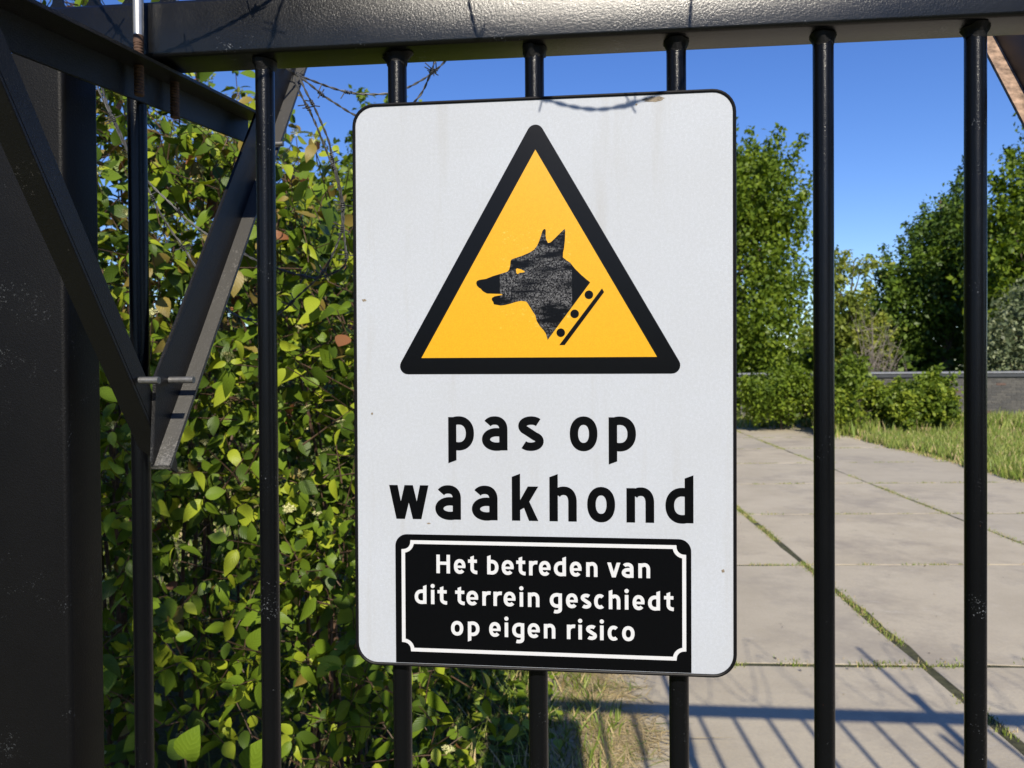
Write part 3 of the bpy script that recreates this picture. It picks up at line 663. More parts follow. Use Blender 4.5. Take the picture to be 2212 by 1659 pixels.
def glyph(P, ch, x0, x1, yb, yt, s, asc=1.36, desc=0.30):
    w = x1-x0; H = yt-yb; h = s/2; X = lambda t: x0+t; Y = lambda t: yb+t; cut = s*0.38
    A = H*asc; D = -H*desc
    def stem(l, r, a, b, ca=0, cb=0): P.poly([(X(l), Y(a)-cb), (X(r), Y(a)), (X(r), Y(b)+0), (X(l), Y(b)-ca)])
    def ell(cx, cy, rx, ry, a0, a1, e=2.25, n=22): return arc(X(cx), Y(cy), rx, ry, a0, a1, n, e)
    if ch == 'o': P.stroke(ell(w/2, H/2, w/2-h, H/2-h*.92, 0, 360, 2.2, 40)[:-1], s, True)
    elif ch in 'pbdgq':
        cx = w*0.40; rx = w-h-cx; full = ell(cx, H/2, rx, H/2-h*.92, -118, 118, 2.2, 30)
        if ch in 'dgq': full = [(x0+x1-a, b) for a, b in full]
        P.stroke(full, s)
        if ch == 'p': stem(0, s, D, H-s*.06, 0, cut)
        if ch == 'b': stem(0, s, s*.02, A, cut)
        if ch == 'd': stem(w-s, w, s*.02, A, cut)
        if ch == 'g':
            P.poly([(X(w-s), Y(-H*.12)), (X(w), Y(-H*.12)), (X(w), Y(H-s*.06)), (X(w-s), Y(H-s*.06))])
            hook = [(X(w-h), Y(-H*.10))]+ell(w*.52, -H*.10, w*.48-h, H*.30-h, 0, -118, 2.2, 14); P.stroke(hook, s)
    elif ch in 'nh':
        stem(0, s, 0, A if ch == 'h' else H-s*.06, cut if ch == 'h' else 0)
        cx = w*.52; P.stroke([(X(w-h), Y(0)), (X(w-h), Y(H*.30))]+ell(cx, H*.56, w-h-cx, H*.44-h*.92, 0, 140, 2.3, 18), s)
    elif ch == 'r':
        stem(0, s, 0, H-s*.06); cx = w*.86
        P.stroke(ell(cx, H*.52, cx-h, H*.48-h*.92, 175, 78, 2.2, 14), s)
    elif ch == 'a':
        P.poly([(X(w-s), Y(0)), (X(w), Y(0)), (X(w), Y(H*.66)), (X(w-s), Y(H*.66))])
        cx = w*.50; P.stroke([(X(w-h), Y(H*.60))]+ell(cx, H*.62, w-h-cx, H*.38-h*.92, 0, 142, 2.3, 18), s)
        cx = w*.58; b = [(2*X(cx)-a, c) for a, c in ell(cx, H*.325, cx-h, H*.325-h*.9, -108, 108, 2.1, 26)]; P.stroke(b, s)
    elif ch == 's':
        up = ell(w*.52, H*.725, w*.44-h*.62, H*.275-h*.92, 38, 235, 2.1, 18); dn = ell(w*.50, H*.275, w*.50-h, H*.275-h*.92, 62, -142, 2.1, 18)
        P.stroke(up+dn, s)
    elif ch == 'e':
        e = ell(w/2, H/2, w/2-h, H/2-h*.92, 0, 318, 2.25, 34)
        P.stroke([(X(w-h), Y(H*.47)), (X(w-h), Y(H*.5))]+e[1:], s)
        P.poly([(X(s*.6), Y(H*.47-h*.62)), (X(w), Y(H*.47-h*.62)), (X(w-s*.2), Y(H*.47+h*.75)), (X(s*.6), Y(H*.47+h*.75))])
    elif ch == 'c': P.stroke(ell(w/2+w*.04, H/2, w*.54-h, H/2-h*.92, 50, 310, 2.2, 30), s)
    elif ch == 't':
        l = w*.26; cx = w*.98
        P.stroke([(X(l+h), Y(H*.9)), (X(l+h), Y(H*.38))]+ell(cx, H*.38, cx-l-h, H*.38-h*.92, 180, 272, 2.2, 12), s)
        stem(l, l+s, H*.88, H*1.27, cut); P.poly([(X(0), Y(H-s*.95)), (X(w*.97), Y(H-s*.95)), (X(w*.97), Y(H)), (X(0), Y(H))])
    elif ch == 'i':
        P.poly([(X((w-s)/2), Y(0)), (X((w+s)/2), Y(0)), (X((w+s)/2), Y(H)), (X((w-s)/2), Y(H))])
        P.poly([(X(w/2)+s*.60*math.cos(k*math.pi/10), Y(H*1.27)+s*.60*math.sin(k*math.pi/10)) for k in range(20)])
    elif ch == 'k':
        stem(0, s, 0, A, cut)
        P.poly([(X(s*.9), Y(H*.30)), (X(s*.9), Y(H*.56)), (X(w-s*1.25), Y(H)), (X(w), Y(H)), (X(s*1.75), Y(H*.42))])
        P.poly([(X(w-s*1.12), Y(0)), (X(w), Y(0)), (X(w*.60), Y(H*.66)), (X(s*1.35), Y(H*.44))])
    elif ch == 'v':
        P.poly([(X(0), Y(H)), (X(s*1.02), Y(H)), (X(w/2+s*.48), Y(0)), (X(w/2-s*.52), Y(0))]); P.poly([(X(w-s*1.02), Y(H)), (X(w), Y(H)), (X(w/2+s*.52), Y(0)), (X(w/2-s*.48), Y(0))])
    elif ch == 'w':
        a = w*.285; b = w*.715; m_ = w/2
        for (t0, t1) in (((0, s*1.05), (a-s*.50, a+s*.50)), ((w-s*1.05, w), (b-s*.50, b+s*.50)), ((m_-s*.52, m_+s*.52), (a-s*.44, a+s*.56)), ((m_-s*.52, m_+s*.52), (b-s*.56, b+s*.44))):
            P.poly([(X(t0[0]), Y(H)), (X(t1[0]), Y(0)), (X(t1[1]), Y(0)), (X(t0[1]), Y(H))])
    elif ch == 'H':
        H2 = H*1.29
        for l in (0, w-s): P.poly([(X(l), Y(0)), (X(l+s), Y(0)), (X(l+s), Y(H2)), (X(l), Y(H2))])
        P.poly([(X(s*.5), Y(H2*.46)), (X(w-s*.5), Y(H2*.46)), (X(w-s*.5), Y(H2*.46+s*.9)), (X(s*.5), Y(H2*.46+s*.9))])
def text_line(gl, s, yb, yt, m, y0, asc):
    for ch, l, r in gl:
        P = Pen(y0); glyph(P, ch, l, r, yb, yt, s, asc); spart(P.mb, 'letter', m)
text_line([('p', -97.5, -70.0), ('a', -61.5, -34.5), ('s', -23.6, 3.5), ('o', 30.6, 59.2), ('p', 70.7, 98.6)], 8.7, -68.4, -33.0, M['print'], -0.00025, 1.35)
text_line([('w', -161.8, -119.1), ('a', -111.8, -84.3), ('a', -72.6, -45.3), ('k', -30.2, -2.4), ('h', 9.2, 37.6), ('o', 48.4, 77.1), ('n', 88.7, 116.9), ('d', 128.3, 156.5)], 8.8, -142.0, -106.0, M['print'], -0.00025, 1.37)
# black notice panel with its white line
P = Pen(-0.00025)
pan = [(-155.4, -295.6), (154.2, -295.6)]
for k in range(9): a = rad(90*k/8); pan.append((154.2-12.6+12.6*math.cos(a), -158.3-12.6+12.6*math.sin(a)))
for k in range(9): a = rad(90+90*k/8); pan.append((-155.4+12.6+12.6*math.cos(a), -158.3-12.6+12.6*math.sin(a)))
P.poly(pan); spart(P.mb, 'notice_panel', M['print'])
P = Pen(-0.00055); l, r_, t, b, q = -146.7, 147.0, -166.5, -281.3, 9.6
fr = []
for cx, cy, a0 in ((l, t, 0), (l, b, 90), (r_, b, 180), (r_, t, 270)):
    for k in range(9):
        a = rad(a0-90*k/8+0) if False else rad({(l, t): 0, (l, b): 90, (r_, b): 180, (r_, t): 270}[(cx, cy)]-90*k/8)
        fr.append((cx+q*math.cos(a), cy+q*math.sin(a)))
P.stroke(fr, 3.9, True); spart(P.mb, 'notice_border', M['wletter'])
for gl, yb, yt in (
    ([('H', -110.9, -96.3), ('e', -92.1, -79.7), ('t', -77.0, -67.2), ('b', -56.6, -44.6), ('e', -41.2, -28.5), ('t', -25.8, -16.1), ('r', -12.4, -3.7), ('e', -2.0, 10.2), ('d', 13.6, 26.2), ('e', 30.2, 42.4), ('n', 47.1, 58.8), ('v', 68.8, 82.3), ('a', 83.7, 95.7), ('n', 100.6, 112.6)], -199.1, -183.8),
    ([('d', -134.6, -121.8), ('i', -117.0, -113.2), ('t', -109.9, -99.7), ('t', -90.9, -80.8), ('e', -78.9, -66.3), ('r', -61.9, -53.2), ('r', -50.1, -41.3), ('e', -39.3, -26.7), ('i', -22.4, -18.7), ('n', -13.7, -1.6), ('g', 9.2, 21.9), ('e', 26.1, 38.3), ('s', 41.2, 52.3), ('c', 55.2, 66.3), ('h', 70.3, 82.2), ('i', 86.8, 90.4), ('e', 94.7, 106.9), ('d', 110.4, 122.6), ('t', 126.6, 136.4)], -232.2, -217.0),
    ([('o', -95.5, -82.4), ('p', -77.5, -65.1), ('e', -54.8, -42.6), ('i', -38.5, -34.5), ('g', -30.4, -17.7), ('e', -14.1, -1.3), ('n', 2.9, 14.9), ('r', 26.9, 35.4), ('i', 38.8, 42.6), ('s', 46.6, 58.0), ('i', 61.1, 65.0), ('c', 69.1, 80.5), ('o', 83.9, 96.6)], -264.7, -249.4)):
    text_line(gl, 3.7, yb, yt, M['wletter'], -0.00055, 1.33)

# ------------------------------------------------------------------ foliage
def leaf_template(curl, fold, wid):
    T = [0, .10, .26, .45, .64, .80, .92, 1.0]; V = []; UV = []
    for t in T:
        w = wid*math.sin(math.pi*min(1, t**0.78))**0.9 if 0 < t < 1 else 0.004
        for sx in (-1, 0, 1): V.append((sx*w, t, -curl*t*t+abs(sx)*w*fold)); UV.append((0.5+0.5*sx, t))
    F = []
    for k in range(len(T)-1):
        a = k*3; F += [(a, a+1, a+4, a+3), (a+1, a+2, a+5, a+4)]
    return np.array(V), F, np.array(UV)
TPL = [leaf_template(*a) for a in ((.25, .20, .31), (.45, .10, .29), (.12, .32, .32), (.70, .25, .27), (.40, .42, .26), (-.12, .22, .34))]
QUAD = (np.array([(0, 0, 0), (.32, .45, .06), (0, 1, -.12), (-.32, .45, .06)]), [(0, 1, 2, 3)], np.array([(0.5, 0), (1, .45), (.5, 1), (0, .45)]))

def frames(d, nrm):
    """arrays of leaf axis d and rough normal -> rotation matrices with y=d"""
    d = d/np.linalg.norm(d, axis=1, keepdims=True); x = np.cross(d, nrm); x /= np.linalg.norm(x, axis=1, keepdims=True)+1e-9
    z = np.cross(x, d); return np.stack([x, d, z], axis=2)
def leaves_mesh(name, pos, R, size, tpl, mats_idx, mats):
    """pos (n,3), R (n,3,3), size (n), tpl index (n)"""
    Vs = []; Fs = []; Ms = []; UVs = []; base = 0
    for k, (V, F, UV) in enumerate(tpl['list']):
        sel = np.where(tpl['idx'] == k)[0]
        if len(sel) == 0: continue
        vv = np.einsum('nij,vj->nvi', R[sel], V)*size[sel][:, None, None]+pos[sel][:, None, :]
        nv = len(V); Vs.append(vv.reshape(-1, 3)); F = np.array(F)
        ff = (F[None]+(np.arange(len(sel))*nv)[:, None, None]+base).reshape(-1, F.shape[1]); Fs.append(ff)
        Ms.append(np.repeat(mats_idx[sel], len(F))); UVs.append(np.tile(UV[F.reshape(-1)], (len(sel), 1))); base += len(sel)*nv
    V = np.concatenate(Vs); F = np.concatenate(Fs); Mi = np.concatenate(Ms); U = np.concatenate(UVs)
    me = bpy.data.meshes.new(name); me.vertices.add(len(V)); me.vertices.foreach_set('co', V.astype(np.float32).ravel())
    me.loops.add(F.size); me.loops.foreach_set('vertex_index', F.astype(np.int32).ravel())
    me.polygons.add(len(F)); me.polygons.foreach_set('loop_start', np.arange(0, F.size, 4, dtype=np.int32))
    me.polygons.foreach_set('material_index', Mi.astype(np.int32))
    me.polygons.foreach_set('use_smooth', np.ones(len(F), dtype=bool))
    uv = me.uv_layers.new(name='UVMap'); uv.data.foreach_set('uv', U.astype(np.float32).ravel())
    for m in mats: me.materials.append(m)
    me.update(calc_edges=True); me.validate(); return me
def unit(n): v = rng.normal(size=(n, 3)); return v/np.linalg.norm(v, axis=1, keepdims=True)
def project(P):
    q = P-np.array(CAM); z = q@np.array(cf); return 1106+FPX*(q@np.array(cr))/z, 829.5-FPX*(q@np.array(cu))/z, z

def screened(px, py):
    """hidden by the sign or the post"""
    return ((px > 765) & (px < 1588) & (py > 200) & (py < 1450)) | (px < 228)

# dogwood: arching stems, twigs with opposite drooping leaves
def dogwood(name, label, base, n_stems, top_fn, xr, yr, n_twigs, seed, bronze_z, group):
    r = random.Random(seed); root = empty(name, (base[0], base[1], gz(*base[:2]))); tag(root, label, 'shrub', group)
    inv = Matrix.Translation(-Vector(root.location))
    stems = []
    for k in range(n_stems):
        tx, ty = r.uniform(*xr), r.uniform(*yr); tz = top_fn(tx, ty)*r.uniform(.75, 1.0)
        b0 = Vector((base[0]+(tx-base[0])*.35+r.uniform(-.08, .08), base[1]+(ty-base[1])*.35+r.uniform(-.08, .08), gz(*base[:2])-0.03))
        e = Vector((tx, ty, tz)); md = b0.lerp(e, .5)+Vector((0, 0, .12))-Vector(((tx-base[0])*.22, (ty-base[1])*.22, 0))
        pts = catmull([b0, md, e], 6); mb = MB(); mb.tube(pts, [0.009*(1-q/len(pts))+0.0022 for q in range(len(pts))], 6)
        o = mb.build('stem', M['twig'], smooth=True, fix=False); o.parent = root; o.matrix_parent_inverse = inv; stems.append(pts)
    tw = MB(); pos = []; dirs = []; nrm = []; size = []; col = []; fl = []
    for k in range(n_twigs):
        x, y = r.uniform(*xr), r.uniform(*yr); t = top_fn(x, y); z = t*(r.random()**0.8)
        if r.random() < .35: y = yr[0]+abs(r.gauss(0, .18))
        p = Vector((x, y, max(0.12, z))); L = r.uniform(.12, .34)
        d = Vector((r.gauss(0, .5), -0.45+r.gauss(0, .45), 0.55+r.gauss(0, .35))).normalized()
        nodes = r.choice((2, 3, 3, 4)); pts = [p]
        for q in range(nodes):
            d = (d+Vector((r.gauss(0, .12), r.gauss(0, .12), -0.04))).normalized(); p = p+d*L/nodes; pts.append(p)
        if p.z > t+.15: continue
        tw.tube(pts, [0.0026]+[0.0016]*(len(pts)-1), 4)
        red = 1.0 if (p.z > bronze_z and r.random() < .55) else (0.06 if p.z < bronze_z else .25)
        ph = r.uniform(0, math.pi)
        for q in range(1, len(pts)):
            ax = (pts[q]-pts[q-1]).normalized(); a = ax.orthogonal().normalized(); b = ax.cross(a); ph += math.pi/2
            for sg in (0, math.pi):
                o_ = (a*math.cos(ph+sg)+b*math.sin(ph+sg))
                dl = (o_*0.9+ax*0.35+Vector((0, 0, -0.55+r.gauss(0, .3)))).normalized()
                pos.append(pts[q]+o_*0.006); dirs.append(dl)
                up = Vector((r.gauss(0, .75), -0.25+r.gauss(0, .65), 0.55+r.gauss(0, .45))); nrm.append(up)
                size.append(r.uniform(.034, .086)*(0.75 if q == len(pts)-1 else 1)); col.append(r.choices((0, 1, 2, 3, 4), (5, 2.8, 3.4, 3.0*red, 1.2*red if red > .5 else 0.04))[0])
        if r.random() < (.22 if p.z > 1.1 else .06): fl.append(pts[-1]+Vector((0, 0, .012)))
    if tw.v:
        o = tw.build('twigs', M['twig'], smooth=True, fix=False); o['kind'] = 'stuff'; o.parent = root; o.matrix_parent_inverse = inv
    pos = np.array([tuple(p) for p in pos]); R = frames(np.array([tuple(p) for p in dirs]), np.array([tuple(p) for p in nrm])); size = np.array(size); col = np.array(col)
    idx = rng.integers(0, len(TPL), len(pos))
    # the leaves that show largest become objects of their own, the rest one mass
    px, py, z = project(pos); sel = (px > 200) & (px < 2212) & (py > 120) & (py < 1700) & ~screened(px, py)
    grid = {}
    for i in np.where(sel)[0]:
        c = (int(px[i]//14), int(py[i]//14))
        if c not in grid or z[i] < z[grid[c]]: grid[c] = i
    chosen = sorted(grid.values(), key=lambda i: -size[i]/z[i])[:290]
    ch = set(chosen)
    for i in chosen:
        key = (idx[i], col[i])
        if key not in LEAFMESH:
            Vt, Ft, Ut = TPL[idx[i]]; me = bpy.data.meshes.new('leaf'); me.from_pydata(Vt.tolist(), [], Ft); u = me.uv_layers.new(name='UVMap')
            u.data.foreach_set('uv', np.array(Ut)[np.array(Ft).ravel()].astype(np.float32).ravel()); me.polygons.foreach_set('use_smooth', [True]*len(me.polygons))
            me.materials.append(LEAF[col[i]]); me.update(); LEAFMESH[key] = me
        o = bpy.data.objects.new('leaf', LEAFMESH[key]); COL.objects.link(o); o.parent = root; o.matrix_parent_inverse = inv
        m4 = Matrix(R[i].tolist()).to_4x4(); o.matrix_basis = Matrix.Translation(Vector(pos[i]))@m4@Matrix.Scale(float(size[i]), 4)
    rest = np.array([i for i in range(len(pos)) if i not in ch])
    me = leaves_mesh('foliage', pos[rest], R[rest], size[rest], {'list': TPL, 'idx': idx[rest]}, col[rest], LEAF)
    o = link('foliage', me, root); o.matrix_parent_inverse = inv; o['kind'] = 'stuff'
    for f in fl:
        o = bpy.data.objects.new('flower_cluster', FLOWER); COL.objects.link(o); o.parent = root; o.matrix_parent_inverse = inv
        o.location = f; o.rotation_euler = (r.uniform(-.5, .5), r.uniform(-.5, .5), r.uniform(0, 6)); k = r.uniform(.7, 1.2); o.scale = (k, k, k)
    return root
LEAFMESH = {}
mb = MB(); r0 = random.Random(5)
for k in range(26):
    a = r0.uniform(0, 6.28); d = 0.016*math.sqrt(r0.random()); c = Vector((d*math.cos(a), d*math.sin(a), 0.006-d*d*9+r0.uniform(-.001, .002)))
    for q in range(4):
        an = q*math.pi/2+r0.random(); t = Vector((math.cos(an), math.sin(an), r0.uniform(.1, .7)))*0.0052; s_ = Vector((-math.sin(an), math.cos(an), 0))*0.0013
        mb.add([c, c+t*.5+s_, c+t, c+t*.5-s_], [(0, 1, 2, 3)])
    mb.add([(0, 0, -0.012), (0.0007, 0, -0.012), c], [(0, 1, 2)])
FLOWER = bpy.data.meshes.new('flower_cluster'); FLOWER.from_pydata(mb.v, [], mb.f); FLOWER.materials.append(M['flower'])

def top_a(x, y): return 2.75-0.12*abs(x+1.9)-0.18*max(0, x+1.35)
def top_b(x, y): return 2.42-0.75*max(0, x+1.15)-0.05*(y-1.6)
dogwood('dogwood_shrub', 'tall leafy dogwood shrub with bronze tips, behind the gate post and bracket', (-1.75, 2.1), 16, top_a, (-2.5, -1.25), (1.35, 3.0), 1350, 3, 1.75, 'dogwoods behind the gate')
dogwood('dogwood_shrub', 'lower dogwood shrub with cream flowers, beside and behind the sign', (-0.95, 2.15), 14, top_b, (-1.35, -0.42), (1.45, 3.0), 1080, 8, 1.75, 'dogwoods behind the gate')
dogwood('dogwood_shrub', 'shaded dogwood shrub at the back, behind the two in front', (-1.6, 3.6), 10, lambda x, y: 2.2-.3*max(0, x+1.3), (-3.0, -0.7), (3.1, 4.2), 900, 15, 3.0, 'dogwoods behind the gate')
# young plant right behind the bars with two big leaves
yp = empty('seedling', (-0.70, .52, gz(-.7, .5))); tag(yp, 'small seedling with large veined leaves right behind the bars', 'plant')
inv = Matrix.Translation(-Vector(yp.location))
tipA, tipB = pix(400, 1640, .80), pix(540, 1672, .30)
for k, (tp, dr, sz, nr) in enumerate(((tipA, (.35, -.25, .9), .080, (0.1, -1, .5)), (tipB, (.2, -.2, .8), .055, (-.2, -1, .5)), (tipA+Vector((-.01, .03, -.01)), (-.9, .2, .6), .065, (0, -.6, .8)))):
    m3 = Matrix(frames(np.array([dr]), np.array([nr]))[0].tolist()).to_4x4()
    Vt, Ft, Ut = leaf_template(.30, .30, .42); me = bpy.data.meshes.new('leaf'); me.from_pydata(Vt.tolist(), [], Ft); u = me.uv_layers.new(name='UVMap')
    u.data.foreach_set('uv', np.array(Ut)[np.array(Ft).ravel()].astype(np.float32).ravel()); me.polygons.foreach_set('use_smooth', [True]*len(me.polygons)); me.materials.append(LEAF[0 if k < 2 else 2])
    o = link('leaf', me, yp); o.matrix_parent_inverse = inv; o.matrix_basis = Matrix.Translation(tp)@m3@Matrix.Scale(sz, 4)
mb = MB()
for tp in (tipA, tipB): mb.tube(catmull([(-.70, .52, gz(-.7, .5)-.05), (-.69, .52, .5), tuple(tp)], 8), 0.0022, 6)
o = mb.build('stem', M['twig'], yp, True, fix=False); o.matrix_parent_inverse = inv

# trees: trunk, limbs and a crown of leaf clumps
def tree(name, label, foot, lobes, kind, n, leaf, seed, cat='tree', trunk=0.16, limbs=10, clump=0.42, per=26, shoots=0, group=None, airy=0.0, sl=1.0):
    r = random.Random(seed); x, y = foot; z = gz(x, y); root = empty(name, (x, y, z)); tag(root, label, cat, group)
    inv = Matrix.Translation(-Vector(root.location))
    mb = MB(); topz = max(l[2]+l[5]*.5 for l in lobes)
    if trunk:
        tp = [(x, y, z-.1), (x+r.uniform(-.1, .1), y, z+(topz-z)*.4), (x+r.uniform(-.3, .3), y+r.uniform(-.2, .2), topz)]
        c = catmull(tp, 5); mb.tube(c, [trunk*(1-.85*q/(len(c)-1)) for q in range(len(c))], 8)
        for k in range(limbs):
            l = r.choice(lobes); st = c[r.randrange(2, len(c)-2)]; v = unit(1)[0]
            e = Vector((l[0]+v[0]*l[3]*.75, l[1]+v[1]*l[4]*.75, l[2]+abs(v[2])*l[5]*.7))
            mb.tube(catmull([st, st.lerp(e, .5)+Vector((0, 0, -.15)), e], 4), [trunk*.38*(1-.8*q/8) for q in range(9)], 5)
        o = mb.build('trunk', M['bark'], smooth=True, fix=False); o.parent = root; o.matrix_parent_inverse = inv
    vol = np.array([l[3]*l[4]*l[5] for l in lobes]); vol = vol**.67; vol = vol/vol.sum(); nc = max(6, n//per)
    which = rng.choice(len(lobes), nc, p=vol); L = np.array(lobes)[which]
    rr_ = 0.45+0.55*rng.random(nc)**.55; cc = L[:, :3]+unit(nc)*L[:, 3:6]*rr_[:, None]
    cs = clump*(0.6+0.8*rng.random(nc)); tint = rng.random(nc)
    if shoots:
        ns = shoots; wi = rng.choice(len(lobes), ns, p=vol); Ls = np.array(lobes)[wi]; u = unit(ns); u[:, 2] = np.abs(u[:, 2])*.8+.1
        st = Ls[:, :3]+u*Ls[:, 3:6]*.85; dv = u*.55+np.array([0, 0, .8]); dv /= np.linalg.norm(dv, axis=1, keepdims=True)
        ln = (0.5+0.9*rng.random(ns))*sl; tt = np.linspace(0.1, 1, 5)
        ex_ = (st[:, None]+dv[:, None]*(ln[:, None]*tt)[:, :, None]).reshape(-1, 3)
        cc = np.concatenate([cc, ex_]); cs = np.concatenate([cs, np.tile(np.linspace(.26, .10, 5), ns)*(.4+.6*sl)]); tint = np.concatenate([tint, np.repeat(rng.random(ns), 5)])
    m = per
    P_ = (cc[:, None]+rng.normal(size=(len(cc), m, 3))*(cs[:, None, None]*np.array([.62, .62, .42]))).reshape(-1, 3)
    keep = P_[:, 2] > np.array([gz(a, b) for a, b in P_[:, :2]])+.02; 
    T_ = np.repeat(tint, m); P_ = P_[keep]; T_ = T_[keep]; k = len(P_)
    nr = unit(k)*.9+np.array([0.05, -.35, .75]); dr = unit(k)+np.array([0, 0, -.35])
    R = frames(dr, nr); sz = leaf*(0.6+0.8*rng.random(k))
    mi = np.clip(np.floor((T_*.7+rng.random(k)*.3)*3), 0, 2).astype(int)
    me = leaves_mesh('crown', P_, R, sz, {'list': [QUAD], 'idx': np.zeros(k, int)}, mi, TREE[kind])
    o = link('crown', me, root); o.matrix_parent_inverse = inv
    return root
def at(px, py, D):
    """spot at distance D along the view, for reading a position off the photograph"""
    return CAM+(cf+cr*((px-1106)/FPX)-cu*((py-829.5)/FPX))*D
def lobe(px, py, D, rx, ry, dep=None):
    c = at(px, py, D); k = D/FPX; return (c.x, c.y, c.z, rx*k, dep or rx*k, ry*k)
def foot(px, D): c = at(px, 900, D); return (c.x, c.y)
tree('maple_tree', 'big round-crowned green tree standing behind the right edge of the sign', foot(1560, 24), [lobe(1600, 540, 24, 115, 220), lobe(1640, 420, 24, 70, 110), lobe(1690, 560, 23.5, 55, 170), lobe(1500, 480, 24.5, 120, 200), lobe(1640, 700, 23, 100, 120), lobe(1430, 640, 24, 110, 160)], 'maple', 34000, .145, 21, trunk=.26, limbs=16, clump=.5, shoots=60)
tree('cherry_tree', 'dark green tree with upright shoots and a pointed top, beyond the wall', foot(2040, 26), [lobe(2050, 560, 26, 70, 130), lobe(2000, 650, 26, 85, 120), lobe(2070, 470, 26, 34, 70), lobe(2100, 640, 26, 90, 150), lobe(1950, 700, 26, 60, 90)], 'cherry', 20000, .14, 22, trunk=.22, limbs=14, clump=.42, shoots=70)
tree('ash_tree', 'yellow-green tree with loose open branches above the brick wall', foot(2230, 22), [lobe(2240, 520, 22, 90, 160), lobe(2180, 560, 22, 50, 110), lobe(2260, 380, 22, 80, 100), lobe(2330, 520, 22, 120, 200), lobe(2200, 680, 22, 80, 110)], 'maple', 12000, .13, 23, trunk=.2, limbs=14, clump=.34, shoots=60)
tree('willow_shrub', 'silvery grey-green shrub rising right behind the wall coping', foot(2200, 19.5), [lobe(2190, 720, 19.5, 55, 90), lobe(2260, 700, 19.5, 80, 120), lobe(2150, 760, 19.5, 30, 50)], 'silver', 6500, .11, 24, 'shrub', trunk=.07, limbs=6, clump=.25)
tree('young_tree', 'pale green young tree with feathery side branches beside a dead shrub', foot(1830, 23), [lobe(1825, 680, 23, 45, 60), lobe(1868, 575, 23, 34, 10), lobe(1850, 740, 23, 70, 60), lobe(1800, 590, 23.3, 22, 50)], 'pale', 5200, .13, 25, trunk=.1, limbs=9, clump=.24, shoots=14, sl=.5)
tree('thicket_tree', 'mid-green tree filling the gap behind the dead shrub', foot(1900, 30), [lobe(1900, 740, 30, 110, 75), lobe(1800, 740, 30, 90, 75), lobe(1990, 740, 30, 90, 80)], 'pale', 5500, .22, 26, trunk=.15, clump=.5)
tree('thicket_tree', 'green tree top left of the sign, behind the hanging barbed wire', foot(860, 15), [lobe(850, 430, 15, 105, 150), lobe(800, 500, 15, 85, 130), lobe(900, 380, 15, 90, 110), lobe(850, 640, 15, 150, 150)], 'maple', 9000, .14, 27, trunk=.16, clump=.36, shoots=30)
tree('birch_tree', 'airy pale tree seen through the gaps of the dogwood leaves', foot(480, 12), [lobe(500, 400, 12, 120, 110), lobe(420, 450, 12, 110, 120), lobe(560, 500, 12, 90, 110), lobe(640, 560, 12, 70, 90)], 'pale', 5200, .075, 28, trunk=.09, clump=.36, shoots=24)
for k, (px, py, D, a, b, nm) in enumerate(((300, 760, 11, 260, 260, 'dense dark bush far behind the dogwood leaves at the post'), (640, 780, 11, 220, 250, 'dense dark bush far behind the lower dogwood'))):
    tree('thicket_bush', nm, foot(px, D), [lobe(px, py, D, a, b, 1.2), lobe(px-90, py+120, D, a*.7, b*.7, 1.0), lobe(px+100, py+140, D, a*.7, b*.6, 1.0)], 'cherry', 7000, .10, 40+k, 'shrub', trunk=.06, clump=.3)
for px, py, D, a, b, kd, nm, sd in (
    (1690, 850, 17.6, 92, 50, 'maple', 'green bramble bush beside the far end of the road, under the big tree', 51),
    (1850, 858, 16.4, 66, 68, 'olive', 'yellow-green bush with upright tips in front of the wall', 52),
    (2004, 876, 16.2, 62, 42, 'olive', 'bright leafy bush with a few yellow leaves at the end of the wall', 53)):
    rb = random.Random(sd); ls = []
    for q in range(11):
        u = rb.uniform(-1, 1); hh = b*(1.15-.55*abs(u))*rb.uniform(.55, 1.1); g0 = 918 if px > 1700 else 908
        ls.append(lobe(px+u*a, g0-hh, D+rb.uniform(-.5, .5), a*rb.uniform(.18, .34), hh*rb.uniform(.75, 1.0), .45))
    tree('bush', nm, foot(px, D), ls, kd, 6500, .085, sd, 'shrub', trunk=.03, limbs=4, clump=.16, shoots=70, sl=.34)
# hedge row under the far trees, one mass of undergrowth
def undergrowth():
    k = 80000; px = rng.uniform(-900, 2900, k); D = rng.uniform(25, 34, k); h = rng.random(k)**1.1*3.6
    xy = np.array([tuple(at(a, 820, d)) for a, d in zip(px, D)]); P_ = xy.copy(); P_[:, 2] = np.array([gz(a, b) for a, b in xy[:, :2]])+h*(0.75+.25*np.sin(px*.021))
    R = frames(unit(k)+np.array([0, 0, -.3]), unit(k)*.8+np.array([0, -.4, .7])); sz = .26*(.6+.8*rng.random(k))
    me = leaves_mesh('undergrowth', P_, R, sz, {'list': [QUAD], 'idx': np.zeros(k, int)}, rng.integers(0, 3, k), TREE['cherry'])
    tag(link('undergrowth', me), 'dark green undergrowth massed under the far trees', 'undergrowth', kind='stuff')
undergrowth()
